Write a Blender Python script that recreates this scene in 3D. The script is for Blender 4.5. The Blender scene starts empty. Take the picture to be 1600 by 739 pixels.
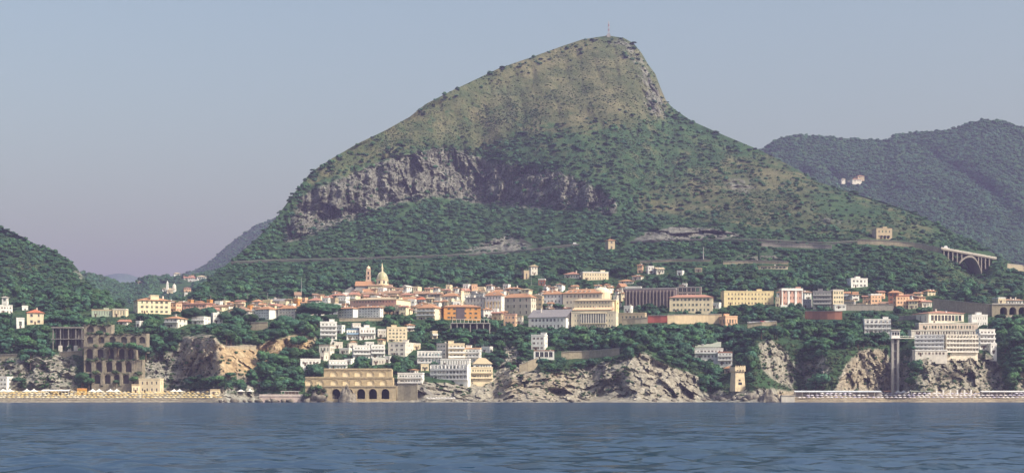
import bpy, bmesh, math, random
import numpy as np
from mathutils import Vector, Matrix

random.seed(7)
rng = np.random.default_rng(11)
SC = bpy.context.scene
COL = SC.collection
R = math.radians

# ------------------------------------------------------------------ camera
F = 2600.0            # focal length in photograph pixels (1600 wide)
HZ = 618.0            # photograph row of the eye level
CAMZ = 4.0            # eye height above the sea (on a boat)
cam_d = bpy.data.cameras.new('camera')
cam_d.sensor_width = 36.0
cam_d.lens = 36.0 * F / 1600.0
cam_d.shift_y = (HZ - 369.5) / 1600.0
cam_d.clip_start = 0.5
cam_d.clip_end = 60000.0
cam = bpy.data.objects.new('camera', cam_d)
cam.location = (0, 0, CAMZ)
cam.rotation_euler = (R(90), 0, 0)
COL.objects.link(cam)
SC.camera = cam

# ------------------------------------------------------------------ light
SUN_EL, SUN_AZ = 43.0, 117.0      # azimuth clockwise from the view axis (+Y)
world = bpy.data.worlds.new('World')
SC.world = world
world.use_nodes = True
wt = world.node_tree
wt.nodes.clear()
wo = wt.nodes.new('ShaderNodeOutputWorld')
wb = wt.nodes.new('ShaderNodeBackground')
sk = wt.nodes.new('ShaderNodeTexSky')
sk.sky_type = 'NISHITA'
sk.sun_disc = False
sk.sun_elevation = R(SUN_EL)
sk.sun_rotation = R(SUN_AZ)
sk.altitude = 0.0
sk.air_density = 1.45
sk.dust_density = 5.5
sk.ozone_density = 0.8
wb.inputs['Strength'].default_value = 0.15
wt.links.new(sk.outputs[0], wb.inputs['Color'])
wt.links.new(wb.outputs[0], wo.inputs['Surface'])

sun_d = bpy.data.lights.new('sun', 'SUN')
sun_d.energy = 4.4
sun_d.angle = R(0.53)
sun_d.color = (1.0, 0.92, 0.76)
sun = bpy.data.objects.new('sun', sun_d)
ce = math.cos(R(SUN_EL))
sdir = Vector((math.sin(R(SUN_AZ)) * ce, math.cos(R(SUN_AZ)) * ce, math.sin(R(SUN_EL))))
sun.rotation_euler = sdir.to_track_quat('Z', 'Y').to_euler()
sun.location = sdir * 3000
COL.objects.link(sun)

SC.view_settings.view_transform = 'Standard'
SC.view_settings.look = 'None'
SC.view_settings.exposure = 0.22
SC.view_settings.gamma = 1.0
SC.view_settings.use_curve_mapping = False
cy = SC.cycles
cy.max_bounces = 4
cy.diffuse_bounces = 2
cy.glossy_bounces = 2
cy.transmission_bounces = 2
cy.volume_bounces = 0
cy.transparent_max_bounces = 6
cy.use_denoising = True
cy.caustics_reflective = False
cy.caustics_refractive = False

HAZE_DENSITY = 1.05e-4
HAZE_COLOR = (0.55, 0.53, 0.98)

# ------------------------------------------------------------------ helpers
def tag(o, label=None, cat=None, group=None, kind=None):
    if label: o['label'] = label
    if cat: o['category'] = cat
    if group: o['group'] = group
    if kind: o['kind'] = kind
    return o

def link(o, parent=None):
    COL.objects.link(o)
    if parent is not None:
        o.parent = parent
    return o

def empty(name, loc=(0, 0, 0), rz=0.0):
    o = bpy.data.objects.new(name, None)
    o.empty_display_size = 0.5
    o.location = loc
    o.rotation_euler = (0, 0, rz)
    COL.objects.link(o)
    return o

def mesh_np(name, verts, quads=None, tris=None):
    """mesh from numpy arrays"""
    me = bpy.data.meshes.new(name)
    nv = len(verts)
    me.vertices.add(nv)
    me.vertices.foreach_set('co', np.asarray(verts, dtype=np.float32).ravel())
    loops, starts, tot = [], [], 0
    if quads is not None and len(quads):
        q = np.asarray(quads, dtype=np.int32)
        loops.append(q.ravel()); starts.append(np.arange(len(q)) * 4 + tot); tot += q.size
    if tris is not None and len(tris):
        t = np.asarray(tris, dtype=np.int32)
        loops.append(t.ravel()); starts.append(np.arange(len(t)) * 3 + tot); tot += t.size
    lv = np.concatenate(loops); st = np.concatenate(starts)
    me.loops.add(len(lv)); me.loops.foreach_set('vertex_index', lv.astype(np.int32))
    me.polygons.add(len(st)); me.polygons.foreach_set('loop_start', st.astype(np.int32))
    me.update(calc_edges=True)
    me.validate()
    return me

class MB:
    """collects simple shapes into one mesh; faces carry a material slot"""
    def __init__(self):
        self.v, self.f, self.m = [], [], []
    def quad(self, a, b, c, d, m=0):
        n = len(self.v); self.v += [tuple(a), tuple(b), tuple(c), tuple(d)]
        self.f.append((n, n+1, n+2, n+3)); self.m.append(m)
    def poly(self, pts, m=0):
        n = len(self.v); self.v += [tuple(p) for p in pts]
        self.f.append(tuple(range(n, n+len(pts)))); self.m.append(m)
    def box(self, x0, x1, y0, y1, z0, z1, m=0):
        n = len(self.v)
        self.v += [(x0,y0,z0),(x1,y0,z0),(x1,y1,z0),(x0,y1,z0),(x0,y0,z1),(x1,y0,z1),(x1,y1,z1),(x0,y1,z1)]
        for q in ((0,3,2,1),(4,5,6,7),(0,1,5,4),(1,2,6,5),(2,3,7,6),(3,0,4,7)):
            self.f.append(tuple(n+i for i in q)); self.m.append(m)
    def loft(self, rings, m=0, cap=True, close=True):
        """rings: lists of points with equal count"""
        n0 = len(self.v); k = len(rings[0])
        for r in rings: self.v += [tuple(p) for p in r]
        for i in range(len(rings)-1):
            for j in range(k if close else k-1):
                a = n0+i*k+j; b = n0+i*k+(j+1) % k
                self.f.append((a, b, b+k, a+k)); self.m.append(m)
        if cap:
            self.f.append(tuple(n0+j for j in range(k))[::-1]); self.m.append(m)
            self.f.append(tuple(n0+(len(rings)-1)*k+j for j in range(k))); self.m.append(m)
    def tube(self, path, radii, seg=6, m=0):
        rings = []
        for i, p in enumerate(path):
            p = Vector(p)
            d = (Vector(path[min(i+1, len(path)-1)]) - Vector(path[max(i-1, 0)])).normalized()
            a = d.orthogonal().normalized(); b = d.cross(a)
            rings.append([p + (a*math.cos(t)+b*math.sin(t))*radii[i] for t in [2*math.pi*j/seg for j in range(seg)]])
        self.loft(rings, m)
    def lathe(self, prof, seg=12, m=0, cx=0, cy=0):
        self.loft([[(cx+r*math.cos(2*math.pi*j/seg), cy+r*math.sin(2*math.pi*j/seg), z) for j in range(seg)] for r, z in prof], m)
    def mesh(self, name, mats):
        me = bpy.data.meshes.new(name)
        me.from_pydata(self.v, [], self.f)
        for mt in mats: me.materials.append(mt)
        if len(mats) > 1:
            me.polygons.foreach_set('material_index', self.m)
        me.update()
        return me
    def build(self, name, mats, parent=None, loc=None, rz=None):
        if not isinstance(mats, (list, tuple)): mats = [mats]
        o = bpy.data.objects.new(name, self.mesh(name, mats))
        if loc is not None: o.location = loc
        if rz is not None: o.rotation_euler = (0, 0, rz)
        return link(o, parent)

# ------------------------------------------------------------------ noise
def _hash(ix, iy, iz, seed):
    h = (ix * 374761393 + iy * 668265263 + iz * 2147483647 + seed * 974711) & 0xFFFFFFFF
    h = ((h ^ (h >> 13)) * 1274126177) & 0xFFFFFFFF
    h = (h ^ (h >> 16)) & 0xFFFF
    return h.astype(np.float32) / 32767.5 - 1.0

def vnoise(x, y, z, seed=0):
    x = np.asarray(x, np.float64); y = np.asarray(y, np.float64); z = np.asarray(z, np.float64)
    x, y, z = np.broadcast_arrays(x, y, z)
    ix, iy, iz = np.floor(x).astype(np.int64), np.floor(y).astype(np.int64), np.floor(z).astype(np.int64)
    fx, fy, fz = x-ix, y-iy, z-iz
    fx = fx*fx*fx*(fx*(fx*6-15)+10); fy = fy*fy*fy*(fy*(fy*6-15)+10); fz = fz*fz*fz*(fz*(fz*6-15)+10)
    out = 0.0
    for dx in (0, 1):
        wx = fx if dx else 1-fx
        for dy in (0, 1):
            wy = fy if dy else 1-fy
            for dz in (0, 1):
                wz = fz if dz else 1-fz
                out = out + wx*wy*wz*_hash(ix+dx, iy+dy, iz+dz, seed)
    return out

def fbm(x, y, z, octv=4, seed=0, gain=0.5, ridged=False):
    s, a, tot = 0.0, 1.0, 0.0
    for i in range(octv):
        n = vnoise(x*2**i+i*17.3, y*2**i-i*9.1, z*2**i+i*5.7, seed+i)
        if ridged: n = 1.0-2.0*np.abs(n)
        s = s + a*n; tot += a; a *= gain
    return s/tot

# ------------------------------------------------------------------ materials
def mat(name, rough=0.8, spec=0.2):
    m = bpy.data.materials.new(name); m.use_nodes = True
    nt = m.node_tree
    b = nt.nodes['Principled BSDF']
    b.inputs['Roughness'].default_value = rough
    b.inputs['Specular IOR Level'].default_value = spec
    return m, nt, b

def N(nt, t, **kw):
    n = nt.nodes.new(t)
    for k, v in kw.items():
        if k in n.inputs: n.inputs[k].default_value = v
        else: setattr(n, k, v)
    return n

def ramp(nt, stops):
    r = nt.nodes.new('ShaderNodeValToRGB')
    e = r.color_ramp.elements
    while len(e) > 1: e.remove(e[-1])
    e[0].position, e[0].color = stops[0][0], (*stops[0][1], 1)
    for p, c in stops[1:]:
        x = e.new(p); x.color = (*c, 1)
    return r

def mixc(nt, fac, a, b, mode='MIX'):
    n = nt.nodes.new('ShaderNodeMix'); n.data_type = 'RGBA'; n.blend_type = mode
    for s, v in ((n.inputs[0], fac), (n.inputs[6], a), (n.inputs[7], b)):
        if hasattr(v, 'node'): nt.links.new(v, s)
        elif isinstance(v, (int, float)): s.default_value = v
        else: s.default_value = (*v[:3], 1)
    return n.outputs[2]

_paint = {}
def paint(col, rough=0.85, var=0.12, scale=0.35, stain=0.25, name=None):
    """plaster / paint: a base colour with uneven weathering"""
    key = (tuple(round(c, 3) for c in col), rough, var, scale, stain)
    if key in _paint: return _paint[key]
    m, nt, b = mat(name or 'plaster', rough)
    tc = N(nt, 'ShaderNodeNewGeometry')
    nz = N(nt, 'ShaderNodeTexNoise', Scale=scale, Detail=5.0, Roughness=0.6)
    nt.links.new(tc.outputs['Position'], nz.inputs['Vector'])
    c1 = tuple(c*(1-var) for c in col); c2 = tuple(min(1, c*(1+var)) for c in col)
    r = ramp(nt, [(0.3, c1), (0.7, c2)])
    nt.links.new(nz.outputs['Fac'], r.inputs[0])
    # streaky grime
    mp = N(nt, 'ShaderNodeMapping'); mp.inputs['Scale'].default_value = (0.9, 0.9, 0.12)
    nt.links.new(tc.outputs['Position'], mp.inputs['Vector'])
    n2 = N(nt, 'ShaderNodeTexNoise', Scale=1.0, Detail=4.0)
    nt.links.new(mp.outputs[0], n2.inputs['Vector'])
    r2 = ramp(nt, [(0.48, (0, 0, 0)), (0.72, (stain, stain, stain))])
    nt.links.new(n2.outputs['Fac'], r2.inputs[0])
    out = mixc(nt, r2.outputs[0], r.outputs[0], tuple(c*0.45+0.05 for c in col))
    nt.links.new(out, b.inputs['Base Color'])
    _paint[key] = m
    return m

def roof_mat(col, name='roof_tile'):
    key = ('roof', col)
    if key in _paint: return _paint[key]
    m, nt, b = mat(name, 0.85)
    g = N(nt, 'ShaderNodeNewGeometry')
    n1 = N(nt, 'ShaderNodeTexNoise', Scale=1.7, Detail=4.0, Roughness=0.7)
    nt.links.new(g.outputs['Position'], n1.inputs['Vector'])
    r = ramp(nt, [(0.3, tuple(c*0.6 for c in col)), (0.55, col), (0.75, tuple(min(1, c*1.25+0.03) for c in col))])
    nt.links.new(n1.outputs['Fac'], r.inputs[0])
    nt.links.new(r.outputs[0], b.inputs['Base Color'])
    bp = N(nt, 'ShaderNodeBump', Strength=0.6, Distance=0.15)
    n2 = N(nt, 'ShaderNodeTexNoise', Scale=3.0, Detail=2.0)
    nt.links.new(g.outputs['Position'], n2.inputs['Vector'])
    nt.links.new(n2.outputs['Fac'], bp.inputs['Height'])
    nt.links.new(bp.outputs[0], b.inputs['Normal'])
    _paint[key] = m
    return m

def flat_mat(name, col, rough=0.6, spec=0.3, metal=0.0):
    key = ('flat', name, col)
    if key in _paint: return _paint[key]
    m, nt, b = mat(name, rough, spec)
    g = N(nt, 'ShaderNodeNewGeometry')
    n1 = N(nt, 'ShaderNodeTexNoise', Scale=0.8, Detail=3.0)
    nt.links.new(g.outputs['Position'], n1.inputs['Vector'])
    r = ramp(nt, [(0.3, tuple(c*0.88 for c in col)), (0.7, tuple(min(1, c*1.1) for c in col))])
    nt.links.new(n1.outputs['Fac'], r.inputs[0])
    nt.links.new(r.outputs[0], b.inputs['Base Color'])
    b.inputs['Metallic'].default_value = metal
    _paint[key] = m
    return m

def leaf_mat(name, dark, light, rough=0.65):
    m, nt, b = mat(name, rough, 0.15)
    oi = N(nt, 'ShaderNodeObjectInfo')
    g = N(nt, 'ShaderNodeNewGeometry')
    n1 = N(nt, 'ShaderNodeTexNoise', Scale=0.55, Detail=3.0)
    nt.links.new(g.outputs['Position'], n1.inputs['Vector'])
    r = ramp(nt, [(0.3, dark), (0.72, light)])
    nt.links.new(n1.outputs['Fac'], r.inputs[0])
    hs = N(nt, 'ShaderNodeHueSaturation')
    mr = N(nt, 'ShaderNodeMapRange'); mr.inputs[3].default_value = 0.55; mr.inputs[4].default_value = 1.45
    nt.links.new(oi.outputs['Random'], mr.inputs[0])
    nt.links.new(mr.outputs[0], hs.inputs['Value'])
    mr2 = N(nt, 'ShaderNodeMath', operation='MULTIPLY_ADD'); mr2.inputs[1].default_value = 7.31; mr2.inputs[2].default_value = 0.0
    nt.links.new(oi.outputs['Random'], mr2.inputs[0])
    fr = N(nt, 'ShaderNodeMath', operation='FRACT'); nt.links.new(mr2.outputs[0], fr.inputs[0])
    mr3 = N(nt, 'ShaderNodeMapRange'); mr3.inputs[3].default_value = 0.455; mr3.inputs[4].default_value = 0.545
    nt.links.new(fr.outputs[0], mr3.inputs[0]); nt.links.new(mr3.outputs[0], hs.inputs['Hue'])
    nt.links.new(r.outputs[0], hs.inputs['Color'])
    nt.links.new(hs.outputs[0], b.inputs['Base Color'])
    return m

def ground_mat():
    """zones from the 'zone' attribute: r rock, g dry grass, b warm (iron-stained) rock; rest green undergrowth"""
    m, nt, b = mat('hillside', 0.92, 0.1)
    g = N(nt, 'ShaderNodeNewGeometry'); P = g.outputs['Position']
    at = N(nt, 'ShaderNodeAttribute', attribute_name='zone')
    sp = N(nt, 'ShaderNodeSeparateColor'); nt.links.new(at.outputs['Color'], sp.inputs[0])
    def noise(s, d=5.0, r=0.6, scl=None):
        n = N(nt, 'ShaderNodeTexNoise', Scale=s, Detail=d, Roughness=r)
        if scl:
            mp = N(nt, 'ShaderNodeMapping'); mp.inputs['Scale'].default_value = scl
            nt.links.new(P, mp.inputs[0]); nt.links.new(mp.outputs[0], n.inputs['Vector'])
        else: nt.links.new(P, n.inputs['Vector'])
        return n.outputs['Fac']
    rg = ramp(nt, [(0.3, (0.020, 0.050, 0.024)), (0.55, (0.042, 0.090, 0.040)), (0.75, (0.080, 0.120, 0.052))])
    nt.links.new(noise(0.05), rg.inputs[0])
    rgr = ramp(nt, [(0.30, (0.046, 0.064, 0.030)), (0.46, (0.082, 0.094, 0.046)), (0.62, (0.165, 0.155, 0.088)), (0.8, (0.090, 0.105, 0.050))])
    nt.links.new(noise(0.035, 8.0, 0.72), rgr.inputs[0])
    rpt = ramp(nt, [(0.44, (0, 0, 0)), (0.62, (0.5, 0.5, 0.5))]); nt.links.new(noise(0.011, 6.0, 0.68, (1, 0.6, 1)), rpt.inputs[0])
    grassy = mixc(nt, rpt.outputs[0], rgr.outputs[0], rg.outputs[0])
    # limestone: pale faces, dark joints
    vo = N(nt, 'ShaderNodeTexVoronoi', Scale=0.22); vo.feature = 'DISTANCE_TO_EDGE'
    wv = N(nt, 'ShaderNodeMix'); wv.data_type = 'VECTOR'; wv.inputs[0].default_value = 0.04
    wn = N(nt, 'ShaderNodeTexNoise', Scale=0.12, Detail=4.0); nt.links.new(P, wn.inputs['Vector'])
    vm = N(nt, 'ShaderNodeVectorMath', operation='MULTIPLY_ADD'); vm.inputs[1].default_value = (9, 9, 9); nt.links.new(wn.outputs['Color'], vm.inputs[0]); nt.links.new(P, vm.inputs[2])
    mpv = N(nt, 'ShaderNodeMapping'); mpv.inputs['Scale'].default_value = (1, 1, 0.55); mpv.inputs['Rotation'].default_value = (0, R(24), 0); nt.links.new(vm.outputs[0], mpv.inputs[0]); nt.links.new(mpv.outputs[0], vo.inputs['Vector'])
    jr = ramp(nt, [(0.0, (0.16, 0.15, 0.15)), (0.12, (0.62, 0.60, 0.58)), (0.32, (1, 1, 1))]); nt.links.new(vo.outputs['Distance'], jr.inputs[0])
    rr = ramp(nt, [(0.26, (0.085, 0.086, 0.074)), (0.38, (0.24, 0.238, 0.205)), (0.52, (0.42, 0.412, 0.355)), (0.68, (0.58, 0.565, 0.49))])
    nt.links.new(noise(0.19, 10.0, 0.78, (1, 1, 0.6)), rr.inputs[0])
    rw = ramp(nt, [(0.28, (0.26, 0.17, 0.095)), (0.44, (0.54, 0.385, 0.215)), (0.64, (0.68, 0.54, 0.34))])
    nt.links.new(noise(0.17, 9.0, 0.75, (1, 1, 0.7)), rw.inputs[0])
    rock0 = mixc(nt, sp.outputs[2], rr.outputs[0], rw.outputs[0])
    # lichen-grey weathered limestone (alpha of the attribute)
    rl = ramp(nt, [(0.30, (0.04, 0.043, 0.04)), (0.43, (0.13, 0.135, 0.12)), (0.56, (0.26, 0.262, 0.232)), (0.72, (0.40, 0.395, 0.35))])
    nt.links.new(noise(0.10, 10.0, 0.75, (1.6, 1, 0.35)), rl.inputs[0])
    rock1 = mixc(nt, at.outputs['Alpha'], rock0, rl.outputs[0])
    rock = mixc(nt, 0.48, rock1, jr.outputs[0], 'MULTIPLY')
    # broken edges between the zones
    def edge(ch, s):
        a = N(nt, 'ShaderNodeMath', operation='ADD'); nt.links.new(ch, a.inputs[0])
        w = N(nt, 'ShaderNodeMapRange'); nt.links.new(noise(s, 6.0, 0.7), w.inputs[0]); w.inputs[1].default_value = 0.25; w.inputs[2].default_value = 0.75
        w.inputs[3].default_value = -0.42; w.inputs[4].default_value = 0.42
        nt.links.new(w.outputs[0], a.inputs[1])
        c = N(nt, 'ShaderNodeMapRange'); nt.links.new(a.outputs[0], c.inputs[0]); c.inputs[1].default_value = 0.38; c.inputs[2].default_value = 0.62
        return c.outputs[0]
    c1 = mixc(nt, edge(sp.outputs[1], 0.06), rg.outputs[0], grassy)
    c2 = mixc(nt, edge(sp.outputs[0], 0.11), c1, rock)
    nt.links.new(c2, b.inputs['Base Color'])
    bp = N(nt, 'ShaderNodeBump', Strength=1.0, Distance=2.2)
    nt.links.new(noise(0.3, 9.0, 0.75), bp.inputs['Height'])
    nt.links.new(bp.outputs[0], b.inputs['Normal'])
    return m
# ------------------------------------------------------------------ the lie of the land
# Surveyed as terrace lines: each line gives, along the coast, the photograph row where it is seen and its distance from the boat.
def at(px, py, Y):
    return Vector(((px-800.0)*Y/F, Y, CAMZ+(HZ-py)*Y/F))

def line(knots):
    k = np.array(knots, float)
    return lambda px: (np.interp(px, k[:, 0], k[:, 1]), np.interp(px, k[:, 0], k[:, 2]))

# coast line wiggle (metres): headlands come forward, coves go back
WIG = np.array([(-300,0),(0,0),(60,-4),(130,8),(230,14),(272,22),(284,24),(335,-10),(345,-12),(400,14),(440,10),(480,20),(505,8),(615,4),(650,6),(665,-2),
                (720,4),(775,12),(800,-4),(850,-6),(900,2),(918,8),(950,-6),(985,-16),(1040,-6),(1090,18),(1112,26),(1150,8),(1180,-2),(1250,24),(1290,2),(1320,0),
                (1382,30),(1395,36),(1432,-4),(1500,2),(1560,18),(1590,2),(1700,0),(2000,0)], float)
def wig(px): return np.interp(px, WIG[:, 0], WIG[:, 1])

L_B = line([(-300,613,1058),(0,613,1060),(330,613,1060),(350,617,1040),(480,619,1036),(620,620,1034),(660,623,1028),(1000,622.5,1028),(1100,621,1034),(1200,620,1036),
            (1225,617.5,1062),(1400,617,1066),(1600,617,1066),(2000,617,1066)])
L_C = line([(-300,560,1088),(0,562,1088),(60,556,1086),(115,560,1088),(130,562,1085),(230,556,1088),(270,540,1088),(290,528,1088),(335,526,1084),(350,540,1086),(400,541,1086),
            (430,530,1092),(490,526,1100),(503,560,1080),(515,577,1072),(615,577,1072),(650,590,1060),(670,597,1058),(770,594,1060),(785,585,1066),(830,583,1064),(880,577,1066),
            (930,566,1072),(985,552,1080),(1005,553,1080),(1040,570,1066),(1085,589,1056),(1100,598,1054),(1130,604,1050),(1165,605,1050),(1178,540,1086),(1200,530,1092),(1250,540,1092),
            (1300,552,1084),(1340,542,1090),(1392,545,1090),(1410,546,1090),(1440,549,1088),(1520,549,1088),(1560,552,1088),(1600,545,1090),(2000,540,1090)])
L_D = line([(-300,512,1160),(0,510,1150),(70,509,1150),(130,507,1145),(230,500,1160),(290,507,1160),(345,512,1165),(420,502,1170),(480,503,1172),(540,500,1180),(600,502,1180),
            (650,502,1180),(740,506,1180),(830,514,1176),(960,514,1176),(1000,508,1180),(1050,505,1180),(1130,508,1182),(1200,506,1184),(1300,500,1186),(1400,498,1190),(1500,492,1192),(1600,492,1185),(2000,495,1180)])
L_E = line([(-300,490,1210),(0,490,1205),(130,486,1225),(200,487,1230),(260,481,1270),(290,475,1300),(345,475,1320),(420,469,1345),(500,463,1355),(560,456,1365),(600,452,1372),(650,453,1372),
            (740,450,1375),(830,446,1378),(900,446,1384),(960,447,1384),(1000,446,1375),(1100,451,1345),(1200,454,1325),(1300,458,1312),(1400,461,1300),(1500,469,1282),(1600,476,1270),(2000,480,1260)])
L_F = line([(-300,440,1330),(0,440,1330),(60,440,1330),(130,456,1300),(170,479,1275),(200,484,1290),(260,477,1320),(300,458,1415),(345,434,1480),(380,416,1515),(420,409,1530),(480,406,1540),(560,405,1540),
            (650,402,1540),(740,398,1540),(830,391,1530),(900,383,1530),(960,379,1520),(1030,377,1505),(1100,375,1495),(1190,374,1485),(1300,379,1475),(1400,383,1465),(1470,389,1455),(1500,404,1448),(1545,410,1445),(1600,428,1430),(2000,470,1350)])
L_G = line([(-300,400,1400),(60,412,1400),(130,440,1350),(170,477,1300),(200,483,1300),(300,457,1420),(360,412,1525),(420,376,1590),(445,374,1620),(480,361,1640),(520,347,1652),(600,320,1690),(680,306,1742),(735,313,1782),
            (755,318,1790),(800,320,1760),(860,325,1712),(900,327,1680),(960,338,1640),(1000,333,1665),(1100,318,1690),(1190,312,1690),(1300,326,1640),(1400,346,1600),(1480,372,1560),(1560,412,1500),(1600,426,1480),(2000,460,1390)])
L_H = line([(-300,350,1450),(60,398,1430),(130,432,1380),(170,476,1310),(200,482,1310),(300,456,1425),(360,410,1528),(420,356,1606),(445,338,1640),(480,305,1668),(520,284,1684),(600,252,1722),(680,233,1774),(735,243,1812),
            (755,252,1820),(800,256,1790),(860,266,1740),(900,276,1708),(960,308,1662),(1000,303,1704),(1100,287,1748),(1190,280,1760),(1300,311,1690),(1400,337,1640),(1480,368,1585),(1560,409,1515),(1600,423,1490),(2000,455,1400)])
L_R = line([(-300,290,1560),(-150,320,1540),(0,355,1490),(30,368,1480),(60,384,1462),(95,398,1448),(110,407,1440),(122,421,1425),(140,444,1400),(155,458,1370),(172,474,1335),(200,481,1325),(260,475,1345),(290,462,1410),(300,455,1432),(330,434,1484),(360,408,1532),
            (400,374,1585),(430,343,1625),(445,322,1645),(465,295,1668),(485,270,1690),(520,247,1716),(560,224,1744),(600,205,1775),(640,183,1806),(665,163,1828),(700,145,1855),(740,126,1885),(780,107,1912),(830,90,1942),(880,72,1972),
            (910,62,1990),(950,56,2000),(975,60,2002),(990,68,2000),(1003,84,1994),(1012,100,1988),(1024,116,1982),(1032,137,1975),(1040,156,1968),(1050,168,1960),(1080,189,1935),(1130,211,1905),(1190,236,1872),(1240,262,1832),(1280,285,1795),
            (1330,301,1752),(1380,316,1715),(1430,333,1675),(1480,358,1622),(1530,384,1572),(1570,405,1532),(1600,420,1505),(1700,440,1450),(2000,450,1410)])
LINES = [L_B, L_C, L_D, L_E, L_F, L_G, L_H, L_R]
ROWS = [10, 46, 36, 30, 36, 44, 44, 110]
PX0, PX1, PXS = -160.0, 1760.0, 2.0
PX = np.arange(PX0, PX1+0.1, PXS)
NC = len(PX)

# ------------------------------------------------------------------ ground cover map, on the photograph's grid
GX, GY, GS = -160, 0, 2
GW, GH = 961, 321
gx, gy = np.meshgrid(GX+GS*np.arange(GW), GY+GS*np.arange(GH))
def blur(a, r):
    if r <= 0: return a
    for ax in (0, 1):
        for _ in range(2):
            p = [(0, 0), (0, 0)]; p[ax] = (r+1, r)
            c = np.cumsum(np.pad(a, p, mode='edge'), axis=ax)
            n = a.shape[ax]
            a = (np.take(c, np.arange(2*r+1, 2*r+1+n), axis=ax) - np.take(c, np.arange(0, n), axis=ax))/(2*r+1)
    return a
def fillpoly(pts, soft=2):
    ins = np.zeros(gx.shape, bool)
    n = len(pts)
    for i in range(n):
        x0, y0 = pts[i]; x1, y1 = pts[(i+1) % n]
        if y0 == y1: continue
        c = ((y0 > gy) != (y1 > gy)) & (gx < (x1-x0)*(gy-y0)/(y1-y0)+x0)
        ins ^= c
    return blur(ins.astype(float), soft)
def grid(a, px, py):
    fx = np.clip((np.asarray(px, float)-GX)/GS, 0, GW-1.001); fy = np.clip((np.asarray(py, float)-GY)/GS, 0, GH-1.001)
    ix = fx.astype(int); iy = fy.astype(int); fx -= ix; fy -= iy
    return (a[iy, ix]*(1-fx)+a[iy, ix+1]*fx)*(1-fy)+(a[iy+1, ix]*(1-fx)+a[iy+1, ix+1]*fx)*fy

ROCK = np.zeros(gx.shape); GRASS = np.zeros(gx.shape); WARM = np.zeros(gx.shape)
TREE = np.ones(gx.shape); SHRUB = np.full(gx.shape, 0.15)
def zone(pts, rock=None, grass=None, warm=None, tree=None, shrub=None, soft=2):
    m = fillpoly(pts, soft)
    for arr, v in ((ROCK, rock), (GRASS, grass), (WARM, warm), (TREE, tree), (SHRUB, shrub)):
        if v is not None: arr[:] = arr*(1-m)+v*m
# mountain top: dry grass with scattered bushes
zone([(430,350),(445,318),(485,266),(560,220),(640,178),(740,120),(880,66),(950,48),(1010,70),(1050,165),(1040,190),(1000,196),(940,205),(860,206),(800,218),(770,236),(740,238),(690,226),(600,246),(520,278),(470,300)], grass=1, tree=0.0, shrub=0.6, soft=8)
zone([(640,180),(760,150),(870,160),(960,180),(900,200),(780,214),(700,220),(600,238),(520,266),(500,262),(560,222)], grass=0.62, tree=0.0, shrub=1.0, soft=8)
# green bowl and the slope running down to the far side
zone([(770,240),(860,210),(960,200),(1040,190),(1080,186),(1190,232),(1300,300),(1260,330),(1100,300),(980,300),(900,272),(820,254)], grass=0.38, tree=0.26, shrub=1.3, soft=8)
zone([(985,300),(1060,280),(1120,262),(1190,236),(1290,288),(1400,320),(1480,360),(1440,384),(1300,372),(1180,362),(1060,345),(990,335)], grass=0.62, tree=0.26, shrub=0.9, soft=5)
zone([(1270,300),(1340,310),(1420,345),(1360,352),(1290,338)], grass=0.3, tree=0.12, shrub=0.3, soft=4)
zone([(1440,385),(1480,395),(1560,415),(1600,440),(1650,480),(1600,478),(1480,462),(1430,440),(1415,410)], grass=0.42, tree=0.30, shrub=1.3, soft=4)
# cliffs of the mountain
zone([(438,380),(452,344),(472,304),(520,283),(600,250),(680,230),(735,238),(765,252),(800,256),(862,266),(905,278),(962,310),(968,338),(905,330),(858,328),(800,324),(740,318),(682,308),(600,324),(540,348),(480,370),(450,382)], rock=0.86, grass=0.25, tree=0.06, shrub=0.6, soft=3)
zone([(945,58),(985,64),(1005,88),(1015,108),(1034,135),(1046,164),(1040,192),(1014,186),(1004,160),(1002,132),(988,98),(958,76)], rock=0.55, tree=0.14, shrub=0.7, soft=3)
zone([(984,378),(1010,364),(1050,355),(1120,357),(1172,370),(1100,374),(1040,377)], rock=1, tree=0, shrub=0.08, soft=1)
zone([(690,398),(740,384),(790,364),(842,386),(800,396)], rock=0.72, tree=0.05, shrub=0.4, soft=2)
zone([(1110,285),(1160,276),(1200,296),(1160,308)], rock=0.6, tree=0.05, soft=4)
zone([(1266,336),(1290,334),(1330,352),(1300,356)], rock=0.7, tree=0.05, soft=3)
zone([(1150,398),(1200,394),(1240,400),(1230,410),(1150,408)], rock=0.65, warm=0.3, tree=0.1, soft=2)
# left hill: bare patches
zone([(20,395),(60,400),(75,440),(30,450),(5,430)], grass=0.45, tree=0.55, shrub=0.8, soft=5)
zone([(105,412),(128,420),(140,448),(118,436)], rock=0.5, tree=0.3, soft=2)
# terraces above the shore
zone([(-160,515),(130,515),(130,560),(-160,560)], grass=0.3, tree=0.6, shrub=0.8, soft=4)
# the built-up core
zone([(392,470),(540,458),(640,455),(840,448),(965,452),(965,488),(800,490),(640,484),(520,480),(396,486)], tree=0.22, soft=3)
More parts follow.
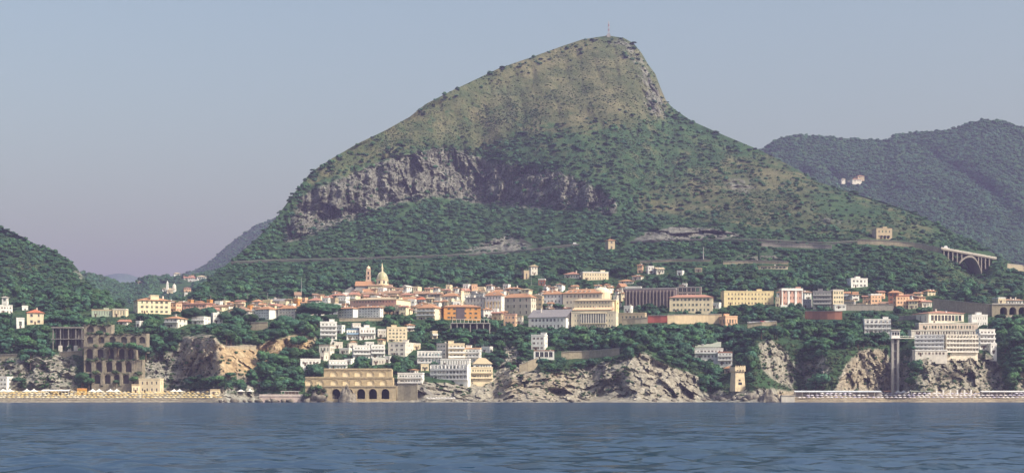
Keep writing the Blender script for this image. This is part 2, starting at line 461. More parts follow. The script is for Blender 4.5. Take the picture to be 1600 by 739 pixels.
# coast cliffs
CL = dict(tree=0.03, shrub=0.22, soft=2)
zone([(-160,560),(10,562),(60,552),(118,556),(125,604),(-160,606)], rock=0.82, tree=0.16, shrub=0.5, soft=3)
zone([(222,558),(285,545),(288,606),(220,606)], rock=0.8, tree=0.16, shrub=0.4, soft=3)
zone([(280,526),(335,522),(346,540),(340,592),(284,596)], rock=0.95, warm=0.35, **CL)
zone([(342,540),(400,538),(430,530),(470,520),(496,526),(488,545),(455,552),(420,566),(395,588),(342,588)], rock=1, warm=1.0, tree=0.03, shrub=0.1, soft=2)
zone([(-160,608),(352,608),(352,640),(-160,640)], rock=1, warm=0.25, tree=0, shrub=0, soft=1)
zone([(345,616),(640,616),(640,640),(345,640)], rock=1, tree=0, shrub=0, soft=1)
zone([(350,590),(400,580),(420,600),(390,614),(345,612)], rock=0.8, tree=0.1, shrub=0.3, soft=3)
zone([(615,596),(690,597),(770,592),(790,540),(770,525),(740,530),(800,535),(815,560),(850,585),(900,577),(960,562),(1005,551),(1040,570),(1092,590),(1092,640),(615,640)], rock=0.95, warm=0.12, tree=0.04, shrub=0.25, soft=2)
zone([(770,596),(800,580),(900,578),(900,615),(780,625)], warm=0.35, soft=5)
zone([(1000,553),(1040,570),(1092,590),(1092,618),(985,618)], rock=1, warm=0.15, tree=0.0, shrub=0.03, soft=1)
zone([(1092,612),(1220,606),(1220,640),(1092,640)], rock=0.9, tree=0.05, shrub=0.2, soft=2)
zone([(1180,535),(1205,525),(1235,560),(1245,610),(1215,600),(1190,580)], rock=0.85, warm=0.1, tree=0.012, shrub=0.3, soft=3)
zone([(1245,560),(1300,552),(1300,612),(1250,612)], rock=0.7, tree=0.3, shrub=0.6, soft=4)
zone([(1302,612),(1322,570),(1345,545),(1385,546),(1400,612)], rock=1, warm=0.35, tree=0.012, shrub=0.12, soft=2)
zone([(1398,545),(1432,548),(1440,612),(1400,612)], rock=0.6, tree=0.3, shrub=0.5, soft=3)
zone([(1436,553),(1530,551),(1562,560),(1575,612),(1440,612)], rock=0.88, warm=0.15, tree=0.012, shrub=0.35, soft=3)
zone([(1590,570),(1760,560),(1760,612),(1585,612)], rock=0.7, warm=0.3, tree=0.2, soft=3)
zone([(1560,486),(1600,490),(1600,506),(1570,506)], rock=0.6, warm=0.3, tree=0.2, soft=3)
zone([(1216,611),(1760,611),(1760,640),(1216,640)], rock=1, warm=0.5, tree=0, shrub=0, soft=1)

# ------------------------------------------------------------------ the main sheet of land
def build_sheet_cols():
    Ls = [[a.copy() for a in l(PX)] for l in LINES]
    w = wig(PX)
    Ls[0][1] = Ls[0][1]+w; Ls[1][1] = Ls[1][1]+w; Ls[2][1] = Ls[2][1]+0.35*w
    # smooth along the coast so that terrace lines are not kinked
    ker = np.array([1, 2, 3, 2, 1.0]); ker /= ker.sum()
    for i, l in enumerate(Ls[:-1]):
        for k in (0, 1):
            l[k] = np.convolve(np.pad(l[k], 2, mode='edge'), ker, 'valid')
    rp, rY = Ls[-1]
    for i in range(len(Ls)-1):
        left = len(Ls)-1-i
        Ls[i][0] = np.maximum(Ls[i][0], rp+1.2*left); Ls[i][1] = np.minimum(Ls[i][1], rY-4.0*left)
    for i in range(1, len(Ls)):
        Ls[i][0] = np.minimum(Ls[i][0], Ls[i-1][0]-0.8); Ls[i][1] = np.maximum(Ls[i][1], Ls[i-1][1]+3)
    Y0 = Ls[0][1]-np.interp(PX, [345, 365, 1205, 1228], [44, 10, 10, 42])
    py0 = HZ+(CAMZ-0.0)*F/Y0+0.25      # just under the water line
    pys, Ys = [py0[None]], [Y0[None]]
    prev = (py0, Y0)
    for (p, Y), n in zip(Ls, ROWS):
        t = (np.arange(1, n+1)/n)[:, None]
        pys.append(prev[0]*(1-t)+p*t); Ys.append(prev[1]*(1-t)+Y*t)
        prev = (p, Y)
    py = np.concatenate(pys); Y = np.concatenate(Ys)
    for _ in range(3):
        for a in (py, Y):
            a[1:-1] = 0.25*a[:-2]+0.5*a[1:-1]+0.25*a[2:]
    return py, Y
PYR, YR = build_sheet_cols()
NRW = PYR.shape[0]
PXG = np.broadcast_to(PX[None], PYR.shape)
Xw = (PXG-800)*YR/F; Zw = CAMZ+(HZ-PYR)*YR/F
rk = grid(ROCK, PXG, PYR)
def facets(x, y, z, seed, tilt=0.55):
    """broken rock: every block of a jittered lattice is a plane of its own tilt"""
    ix, iy, iz = np.floor(x).astype(np.int64), np.floor(y).astype(np.int64), np.floor(z).astype(np.int64)
    best = np.full(x.shape, 1e9); val = np.zeros(x.shape)
    for a in (-1, 0, 1):
        for b in (-1, 0, 1):
            for c in (-1, 0, 1):
                jx, jy, jz = ix+a, iy+b, iz+c
                dx = x-(jx+0.5+0.42*_hash(jx, jy, jz, seed)); dy = y-(jy+0.5+0.42*_hash(jx, jy, jz, seed+1)); dz = z-(jz+0.5+0.42*_hash(jx, jy, jz, seed+2))
                d = dx*dx+dy*dy+dz*dz
                m = d < best
                v = 0.5*_hash(jx, jy, jz, seed+3)+tilt*(dx*_hash(jx, jy, jz, seed+4)+dz*_hash(jx, jy, jz, seed+5)-0.6*dz)
                val = np.where(m, v, val); best = np.where(m, d, best)
    return val
_s = rk > 0.05
def fac(sx, sz, seed, rot):
    out = np.zeros(rk.shape); c_, s_ = math.cos(R(rot)), math.sin(R(rot))
    X_, Z_ = Xw[_s]*c_+Zw[_s]*s_, -Xw[_s]*s_+Zw[_s]*c_
    out[_s] = facets(X_/sx, YR[_s]/sx, Z_/sz, seed); return out
fac_a = fac(15, 9, 301, 32); fac_b = fac(6.0, 4.0, 311, 28); fac_c = fac(26, 60, 321, 4)
gully = fbm(Xw/38+0.15*Zw/38, 0.5, (Zw+YR*0.2)/150, 4, 83, 0.55, ridged=True)
coast = np.clip((PYR-505)/30, 0, 1)
edge_fade = np.clip(np.minimum(np.arange(NRW)[:, None]/12.0, (NRW-1-np.arange(NRW)[:, None])/14.0), 0, 1)
flute = fbm(Xw/16, YR/40, Zw/55, 4, 3, ridged=True)
blk = fbm(Xw/13+Zw/26, YR/13, Zw/11-Xw/40, 5, 5, 0.55, ridged=True)
big = fbm(Xw/90, YR/120, Zw/90, 3, 9)
und = fbm(Xw/28, YR/45, Zw/28, 3, 21)
mount = np.clip((430-PYR)/60, 0, 1)
fine = fbm(Xw/4.2, YR/5, Zw/3.6, 3, 61, 0.6, ridged=True)
crag = fbm(Xw/30, YR/30, Zw/34, 2, 67, ridged=True)
dY = rk*coast*(fac_a*11.0+fac_b*5.0+flute*2.5+blk*3.0+crag*6.0)+rk*mount*(flute*18.0+fac_c*20.0+fac_a*8.0+fac_b*4.0+blk*3.0)+mount*(big*16.0+und*3.0+gully*9.0)*(1-0.5*rk)+(1-mount)*(1-coast)*und*1.5+coast*(1-rk)*(und*3.0)
beach = np.clip(((PXG < 345) | (PXG > 1222)).astype(float), 0, 1)*np.clip((PYR-609)/5, 0, 1)
RAV = fillpoly([(1478,391),(1548,403),(1544,432),(1532,440),(1502,428)], 3)
CAVE = np.maximum(fillpoly([(924,618),(945,603),(968,588),(984,612),(986,626),(920,626)], 2), fillpoly([(860,612),(872,606),(880,626),(862,626)], 2))
dY = dY*edge_fade*(1-beach)+grid(CAVE, PXG, PYR)*13.0
CUT = fillpoly([(343,541),(402,540),(402,586),(343,586)], 2)
dY = dY*(1-0.75*grid(CUT, PXG, PYR))
YD = YR+dY
_rv = grid(RAV, PXG, PYR); YD = YD*(1-_rv)+np.maximum(YD, 1474+(432-PYR)*0.25)*_rv
# keep the crest of the mountain slightly ragged
crest = fbm(Xw[-1]/9, 0.3, 0.7, 4, 31)
def depth(px, py):
    """distance of the land seen at a photograph point (the farthest row counts as the crest)"""
    c = min(max((px-PX0)/PXS, 0), NC-1.001); i = int(c); f = c-i
    out = 0.0
    for k, w in ((i, 1-f), (i+1, f)):
        out += w*np.interp(-py, -PYR[:, k], YD[:, k])
    return float(out)
def depths(px, py):
    px = np.asarray(px, float); py = np.asarray(py, float)
    ci = np.clip(np.round((px-PX0)/PXS).astype(int), 0, NC-1)
    out = np.empty(len(px))
    for k in np.unique(ci):
        s = ci == k
        out[s] = np.interp(-py[s], -PYR[:, k], YD[:, k])
    return out
def crest_row(px): return float(np.interp(px, PX, PYR[-1]))

def land_mesh(name, pxg, pyg, Yg, zone_rgb, back=True, skirt=None):
    X = (pxg-800)*Yg/F; Z = CAMZ+(HZ-pyg)*Yg/F
    P = [np.stack([X, Yg, Z], -1)]
    rows_rgb = [zone_rgb]
    if skirt is not None:
        s = P[0][:1].copy(); s[..., 1] -= 26; s[..., 2] = skirt
        P.insert(0, s); rows_rgb.insert(0, zone_rgb[:1])
    if back:
        top = P[-1][-1:]
        for dy, k in ((18, 0.985), (60, 0.90), (220, 0.6), (700, 0.05)):
            b = top.copy(); b[..., 1] += dy; b[..., 0] *= (top[..., 1]+dy)/top[..., 1]; b[..., 2] = top[..., 2]*k
            P.append(b); rows_rgb.append(zone_rgb[-1:])
    V = np.concatenate(P); C = np.concatenate(rows_rgb)
    n, m = V.shape[:2]
    i = np.arange(n*m).reshape(n, m)
    q = np.stack([i[:-1, :-1], i[:-1, 1:], i[1:, 1:], i[1:, :-1]], -1).reshape(-1, 4)
    me = mesh_np(name, V.reshape(-1, 3), q)
    ca = me.color_attributes.new('zone', 'FLOAT_COLOR', 'POINT')
    c4 = C.reshape(-1, 4).astype(np.float32)
    ca.data.foreach_set('color', c4.ravel())
    me.materials.append(GROUND)
    soft = (C[:-1, :-1, 0] < 0.55) & (C[1:, 1:, 0] < 0.55)      # bare rock keeps its hard edges
    me.polygons.foreach_set('use_smooth', soft.ravel())
    return link(bpy.data.objects.new(name, me))

GROUND = ground_mat()
zr = np.stack([grid(ROCK, PXG, PYR), grid(GRASS, PXG, PYR), grid(WARM, PXG, PYR), np.clip((440-PYR)/40, 0, 1)*0.85+0.12], -1)
o = land_mesh('mountain', PXG, PYR, YD, zr, skirt=-6.0)
tag(o, 'steep coastal mountain with wooded flanks, grassy summit and sea cliffs', None, None, 'structure')

# ------------------------------------------------------------------ farther hills
def far_hill(name, label, knots, Yfoot, Ytop, pybot, cols=2.5, rows=70, grass=0.0, rough=30.0, seed=1):
    k = np.array(knots, float)
    px = np.arange(k[0, 0], k[-1, 0]+0.1, cols)
    top = np.interp(px, k[:, 0], k[:, 1])
    ker = np.array([1, 2, 1.0])/4; top = np.convolve(np.pad(top, 1, mode='edge'), ker, 'valid')
    t = np.linspace(0, 1, rows)[:, None]
    py = pybot*(1-t)+top[None]*t
    Y = Yfoot+(Ytop-Yfoot)*t+0*px[None]
    pg = np.broadcast_to(px[None], py.shape)
    X = (pg-800)*Y/F; Z = CAMZ+(HZ-py)*Y/F
    Y = Y+fbm(X/rough/3.2+Z/rough/9, 0.2, Z/rough/14, 3, seed+5, ridged=True)*rough*1.9*np.clip(t*6, 0, 1)*np.clip((1-t)*4, 0, 1)
    Y = Y+(fbm(X/rough/7, Y/rough/9, Z/rough/7, 4, seed)*rough*3)*np.clip(t*6, 0, 1)*np.clip((1-t)*5, 0, 1)
    z = np.zeros(py.shape+(4,)); z[..., 1] = grass
    o = land_mesh(name, pg, py, Y, z)
    tag(o, label, None, None, 'structure')
    def dep(qx, qy):
        qx = np.asarray(qx, float); qy = np.asarray(qy, float)
        ci = np.clip(np.round((qx-px[0])/cols).astype(int), 0, len(px)-1); out = np.empty(len(qx))
        for c in np.unique(ci):
            s = ci == c; out[s] = np.interp(-qy[s], -py[:, c], Y[:, c])
        return out
    return dep, (lambda q: np.interp(q, px, top))
RH = far_hill('hill', 'wooded blue-green hill range behind the viaduct', [(1120,262),(1160,246),(1195,231),(1215,217),(1240,211),(1290,214),(1330,217),(1385,219),(1400,212),(1440,207),(1490,202),(1515,193),(1535,187),(1560,189),(1600,199),(1680,225),(1760,250)], 2150, 3000, 470, rough=42, seed=51)
VH = far_hill('valley_hill', 'wooded hill with a village at the valley mouth', [(90,418),(130,427),(160,433),(185,443),(200,445),(215,440),(232,432),(245,434),(262,432),(300,432),(340,424),(400,416)], 1750, 2300, 500, rough=22, seed=61)
FR = far_hill('far_ridge', 'hazy grey-green ridge descending behind the mountain', [(240,440),(275,430),(300,424),(330,408),(345,392),(370,372),(400,352),(435,338),(480,315),(520,305)], 2700, 3700, 470, rough=40, grass=0.4, seed=71)
DM = far_hill('distant_mountain', 'faint distant mountain closing the valley', [(60,445),(120,434),(160,431),(185,427),(200,428),(225,436),(300,448)], 8200, 9000, 475, rough=60, rows=20, seed=81)

# ------------------------------------------------------------------ sea
def build_sea():
    a = np.concatenate([np.linspace(-75, -21, 22)[:-1], np.linspace(-21, 21, 700), np.linspace(21, 75, 22)[1:]])
    a = np.radians(a)
    r = np.concatenate([np.linspace(6, 45, 12)[:-1], 45*(1250/45)**np.linspace(0, 1, 620), np.array([1500, 2200, 3500, 6000, 9300.0])])
    A, RR = np.meshgrid(a, r)
    X = RR*np.sin(A); Y = RR*np.cos(A)
    step = np.gradient(r)[:, None]
    Z = np.zeros_like(X)
    wr = np.random.default_rng(5)
    for i in range(60):
        L = 1.3*(6/1.3)**wr.random()
        th = R(-86)+R(38)*(wr.random()-0.5)*2.0
        k = 2*math.pi/L
        amp = 0.0165*L**0.80
        ph = wr.random()*7
        fade = np.clip((L/step-3.0)/4.0, 0, 1)
        warp = 0.35*np.sin(X*0.021*(1+i % 3)+Y*0.017+i)
        Z += amp*fade*np.sin(k*(X*math.cos(th)+Y*math.sin(th))+ph+warp*2.5)
    gust = 0.8+0.35*fbm(X/60, Y/90, 0.5, 3, 44)*2
    Z *= np.clip(gust, 0.4, 1.5)*np.clip((1000-RR)/120, 0.3, 1)
    n, m = X.shape
    i = np.arange(n*m).reshape(n, m)
    q = np.stack([i[:-1, :-1], i[:-1, 1:], i[1:, 1:], i[1:, :-1]], -1).reshape(-1, 4)[:, ::-1]
    me = mesh_np('sea', np.stack([X, Y, Z], -1).reshape(-1, 3), q)
    m_, nt, b = mat('sea_water', 0.10, 0.3)
    g = N(nt, 'ShaderNodeNewGeometry')
    n0 = N(nt, 'ShaderNodeTexNoise', Scale=0.012, Detail=3.0); nt.links.new(g.outputs['Position'], n0.inputs['Vector'])
    rc = ramp(nt, [(0.3, (0.012, 0.036, 0.074)), (0.7, (0.017, 0.048, 0.088))])
    nt.links.new(n0.outputs['Fac'], rc.inputs[0])
    # wavelets too small for the mesh: tilted facets of the surface
    prev = g.outputs['Normal']
    for sc, sx, d, k in ((0.36, 0.42, 5.0, 1.7), (1.3, 0.45, 3.0, 1.5)):
        mp = N(nt, 'ShaderNodeMapping'); mp.inputs['Scale'].default_value = (sx, 1.0, 1.0); mp.inputs['Rotation'].default_value = (0, 0, R(5))
        nt.links.new(g.outputs['Position'], mp.inputs[0])
        nz = N(nt, 'ShaderNodeTexNoise', Scale=sc, Detail=d, Roughness=0.6); nt.links.new(mp.outputs[0], nz.inputs['Vector'])
        su = N(nt, 'ShaderNodeVectorMath', operation='SUBTRACT'); nt.links.new(nz.outputs['Color'], su.inputs[0]); su.inputs[1].default_value = (0.5, 0.5, 0.5)
        ma = N(nt, 'ShaderNodeVectorMath', operation='MULTIPLY_ADD'); nt.links.new(su.outputs[0], ma.inputs[0]); ma.inputs[1].default_value = (k*0.6, k, 0.0); nt.links.new(prev, ma.inputs[2])
        no = N(nt, 'ShaderNodeVectorMath', operation='NORMALIZE'); nt.links.new(ma.outputs[0], no.inputs[0]); prev = no.outputs[0]
    # a ruffled sea never mirrors fully at the horizon: its reflectance levels off
    nt.nodes.remove(b)
    df = N(nt, 'ShaderNodeBsdfDiffuse'); gl = N(nt, 'ShaderNodeBsdfGlossy'); gl.inputs['Roughness'].default_value = 0.12
    nt.links.new(rc.outputs[0], df.inputs['Color']); nt.links.new(prev, df.inputs['Normal']); nt.links.new(prev, gl.inputs['Normal'])
    fr = N(nt, 'ShaderNodeFresnel', IOR=1.33); nt.links.new(prev, fr.inputs['Normal'])
    mn = N(nt, 'ShaderNodeMath', operation='MULTIPLY'); nt.links.new(fr.outputs[0], mn.inputs[0]); mn.inputs[1].default_value = 0.40
    mx = N(nt, 'ShaderNodeMixShader'); nt.links.new(mn.outputs[0], mx.inputs[0]); nt.links.new(df.outputs[0], mx.inputs[1]); nt.links.new(gl.outputs[0], mx.inputs[2])
    nt.links.new(mx.outputs[0], nt.nodes['Material Output'].inputs['Surface'])
    me.materials.append(m_)
    me.polygons.foreach_set('use_smooth', np.ones(len(me.polygons), bool))
    o = link(bpy.data.objects.new('sea', me))
    tag(o, 'rippled blue sea in front of the coast', None, None, 'structure')
build_sea()
# ------------------------------------------------------------------ building kit
CREAM=(0.80,0.68,0.47); YELLOW=(0.80,0.66,0.38); WHITE=(0.84,0.82,0.77); OFFW=(0.72,0.67,0.58); PINK=(0.66,0.40,0.31); ORANGE=(0.62,0.30,0.10)
GREY=(0.36,0.35,0.34); STONE=(0.36,0.32,0.25); TAN=(0.52,0.42,0.28); BRICK=(0.38,0.17,0.11); DARK=(0.17,0.14,0.15); PEACH=(0.78,0.50,0.32)
TERRA=(0.43,0.235,0.135); BROWN=(0.34,0.22,0.15); ROSE=(0.42,0.22,0.16); SLATE=(0.24,0.23,0.24); RED=(0.50,0.17,0.09)
S_GREEN=(0.06,0.13,0.09); S_BROWN=(0.16,0.09,0.06); S_BLUE=(0.10,0.20,0.30); S_GREY=(0.22,0.22,0.22); S_WHITE=(0.70,0.70,0.68)

GLASS = flat_mat('window_glass', (0.025, 0.03, 0.04), 0.12, 0.6)
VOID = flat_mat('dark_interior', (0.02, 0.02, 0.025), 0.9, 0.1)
POLEG = flat_mat('aerial_metal', (.45,.44,.42))
KEEP = []       # photograph rectangles where nothing tall may grow
MARKS = []      # (x, y, phrase) places that can be named in a label

_win = {}
def window_mesh(w, h, style, shut, wallc):
    key = (round(w, 1), round(h, 1), style, shut, wallc)
    if key in _win: return _win[key]
    w, h = key[0], key[1]
    mb = MB()
    mats = [GLASS, flat_mat('window_frame', (0.62, 0.60, 0.55)), flat_mat('shutter', shut), paint(tuple(min(1, c*1.08) for c in wallc))]
    mb.quad((-w/2, 0.24, 0), (w/2, 0.24, 0), (w/2, 0.24, h), (-w/2, 0.24, h), 0)
    t = 0.07
    mb.box(-w/2, w/2, 0.17, 0.23, h-t, h, 1); mb.box(-w/2, w/2, 0.17, 0.23, 0, t, 1)
    mb.box(-w/2, -w/2+t, 0.17, 0.23, t, h-t, 1); mb.box(w/2-t, w/2, 0.17, 0.23, t, h-t, 1)
    mb.box(-t/2, t/2, 0.17, 0.23, t, h-t, 1)
    mb.box(-w/2-0.12, w/2+0.12, -0.14, 0.16, -0.12, 0.0, 3)
    if style == 'shutter':
        for s in (-1, 1):
            x0 = s*(w/2+0.02); x1 = s*(w/2+w*0.36)
            mb.box(min(x0, x1), max(x0, x1), -0.07, -0.01, 0.0, h, 2)
    elif style == 'blind':
        mb.box(-w/2+t, w/2-t, 0.10, 0.14, h*0.5, h-t, 2)
    elif style == 'closed':
        mb.box(-w/2+0.02, -0.02, 0.06, 0.11, 0.02, h-0.02, 2); mb.box(0.02, w/2-0.02, 0.06, 0.11, 0.02, h-0.02, 2)
    elif style == 'hood':
        mb.box(-w/2-0.2, w/2+0.2, -0.28, 0.0, h+0.12, h+0.28, 3)
    _win[key] = mb.mesh('window', mats)
    return _win[key]

def facade(mb, p0, u, nrm, w, z0, z1, cols, rows, fz0=0.0, ww=None, frac=0.55, depth_=0.26, m=0, arch=False, pad=0.06):
    """wall from p0 along u, z0..z1, with rows x cols openings above fz0; returns the openings (bottom centre, width, height)"""
    p0 = Vector(p0); u = Vector(u); n = Vector(nrm)
    def P(x, z, d=0.0): return p0+u*x+Vector((0, 0, z))-n*d
    if cols <= 0 or rows <= 0:
        mb.quad(P(0, z0), P(w, z0), P(w, z1), P(0, z1), m); return []
    fh = (z1-fz0)/rows
    e = w*pad; cw = (w-2*e)/cols
    ow = ww if ww else min(1.15, cw*0.32)
    ow = round(min(ow, cw*0.8), 1); ow = max(ow, 0.4)
    oh = round(fh*frac, 1)
    xs = [0.0]; zs = [z0]
    for c in range(cols):
        cx = e+cw*(c+0.5); xs += [cx-ow/2, cx+ow/2]
    for r in range(rows):
        b = fz0+fh*r+fh*0.30; zs += [b, b+oh]
    xs.append(w); zs.append(z1)
    out = []
    for i in range(len(xs)-1):
        # merge plain strips into one tall quad
        if i % 2 == 0:
            mb.quad(P(xs[i], z0), P(xs[i+1], z0), P(xs[i+1], z1), P(xs[i], z1), m); continue
        for j in range(len(zs)-1):
            a, b_, c, d = xs[i], xs[i+1], zs[j], zs[j+1]
            if j % 2 == 0:
                mb.quad(P(a, c), P(b_, c), P(b_, d), P(a, d), m)
            else:
                D = depth_
                mb.quad(P(a, c), P(a, c, D), P(a, d, D), P(a, d), m); mb.quad(P(b_, c, D), P(b_, c), P(b_, d), P(b_, d, D), m)
                mb.quad(P(a, c), P(b_, c), P(b_, c, D), P(a, c, D), m); mb.quad(P(a, d, D), P(b_, d, D), P(b_, d), P(a, d), m)
                out.append((P((a+b_)/2, c), ow, oh))
    return out

def arch_wall(mb, x0, x1, z0, z1, arches, thick, y=0.0, m=0, mi=None):
    """wall in the local xz plane (front at y) with round-headed openings: arches = [(centre, halfwidth, sill z, spring z)]"""
    mi = m if mi is None else mi
    arches = sorted(arches)
    cur = x0
    for (c, hw, zb, zs) in arches:
        a, b = c-hw, c+hw
        if a > cur: mb.quad((cur, y, z0), (a, y, z0), (a, y, z1), (cur, y, z1), m)
        if zb > z0: mb.quad((a, y, z0), (b, y, z0), (b, y, zb), (a, y, zb), m); mb.quad((a, y, zb), (b, y, zb), (b, y+thick, zb), (a, y+thick, zb), mi)
        K = 8
        pts = [(c-hw*math.cos(math.pi*k/K), zs+hw*math.sin(math.pi*k/K)) for k in range(K+1)]
        for (xa, za), (xb, zb2) in zip(pts[:-1], pts[1:]):
            mb.quad((xa, y, za), (xb, y, zb2), (xb, y, z1), (xa, y, z1), m)
            mb.quad((xa, y, za), (xa, y+thick, za), (xb, y+thick, zb2), (xb, y, zb2), mi)
        mb.quad((a, y, zb), (a, y+thick, zb), (a, y+thick, zs), (a, y, zs), mi)
        mb.quad((b, y+thick, zb), (b, y, zb), (b, y, zs), (b, y+thick, zs), mi)
        cur = b
    if x1 > cur: mb.quad((cur, y, z0), (x1, y, z0), (x1, y, z1), (cur, y, z1), m)

def roof_shape(kind, w, d, H, rh, ov=0.7):
    mb = MB(); x0, x1, y0, y1 = -w/2-ov, w/2+ov, -ov, d+ov
    if kind == 'hip':
        if w >= d:
            a = (x0+(y1-y0)/2, (y0+y1)/2, H+rh); b = (x1-(y1-y0)/2, (y0+y1)/2, H+rh)
            mb.poly([(x0,y0,H),(x1,y0,H),b,a]); mb.poly([(x1,y1,H),(x0,y1,H),a,b]); mb.poly([(x0,y1,H),(x0,y0,H),a]); mb.poly([(x1,y0,H),(x1,y1,H),b])
        else:
            cx = 0; h = (x1-x0)/2
            a = (cx, y0+h, H+rh); b = (cx, y1-h, H+rh)
            mb.poly([(x0,y0,H),(x1,y0,H),a]); mb.poly([(x1,y1,H),(x0,y1,H),b]); mb.poly([(x0,y1,H),(x0,y0,H),a,b]); mb.poly([(x1,y0,H),(x1,y1,H),b,a])
        mb.box(x0, x1, y0, y1, H-0.22, H-0.003)
    elif kind == 'gable':
        ym = (y0+y1)/2
        mb.quad((x0,y0,H),(x1,y0,H),(x1,ym,H+rh),(x0,ym,H+rh)); mb.quad((x1,y1,H),(x0,y1,H),(x0,ym,H+rh),(x1,ym,H+rh))
        mb.poly([(x0,y1,H),(x0,y0,H),(x0,ym,H+rh)]); mb.poly([(x1,y0,H),(x1,y1,H),(x1,ym,H+rh)])
        mb.box(x0, x1, y0, y1, H-0.2, H-0.003)
    elif kind == 'gablefront':
        mb.quad((x0,y0,H),(x0,y1,H),(0,y1,H+rh),(0,y0,H+rh)); mb.quad((x1,y1,H),(x1,y0,H),(0,y0,H+rh),(0,y1,H+rh))
        mb.poly([(x0,y0,H),(x1,y0,H),(0,y0,H+rh)]); mb.poly([(x1,y1,H),(x0,y1,H),(0,y1,H+rh)])
        mb.box(x0, x1, y0, y1, H-0.2, H-0.003)
    elif kind == 'shed':
        mb.quad((x0,y0,H),(x1,y0,H),(x1,y1,H+rh),(x0,y1,H+rh)); mb.quad((x1,y0,H),(x1,y1,H),(x1,y1,H+rh),(x1,y0,H))
        mb.poly([(x1,y0,H),(x1,y1,H),(x1,y1,H+rh)]); mb.poly([(x0,y1,H),(x0,y0,H),(x0,y1,H+rh)]); mb.quad((x1,y1,H),(x0,y1,H),(x0,y1,H+rh),(x1,y1,H+rh))
        mb.box(x0, x1, y0, y1, H-0.2, H-0.003)
    elif kind == 'flat':
        t, p = 0.3, rh
        mb.box(x0+ov, x1-ov, y0+ov, y1-ov, H-0.25, H+0.02)
        for q in ((x0+ov-.1, x1-ov+.1, y0+ov-.1, y0+ov+t), (x0+ov-.1, x1-ov+.1, y1-ov-t, y1-ov+.1), (x0+ov-.1, x0+ov+t, y0+ov+t, y1-ov-t), (x1-ov-t, x1-ov+.1, y0+ov+t, y1-ov-t)):
            mb.box(*q, H+0.02, H+p)
    return mb

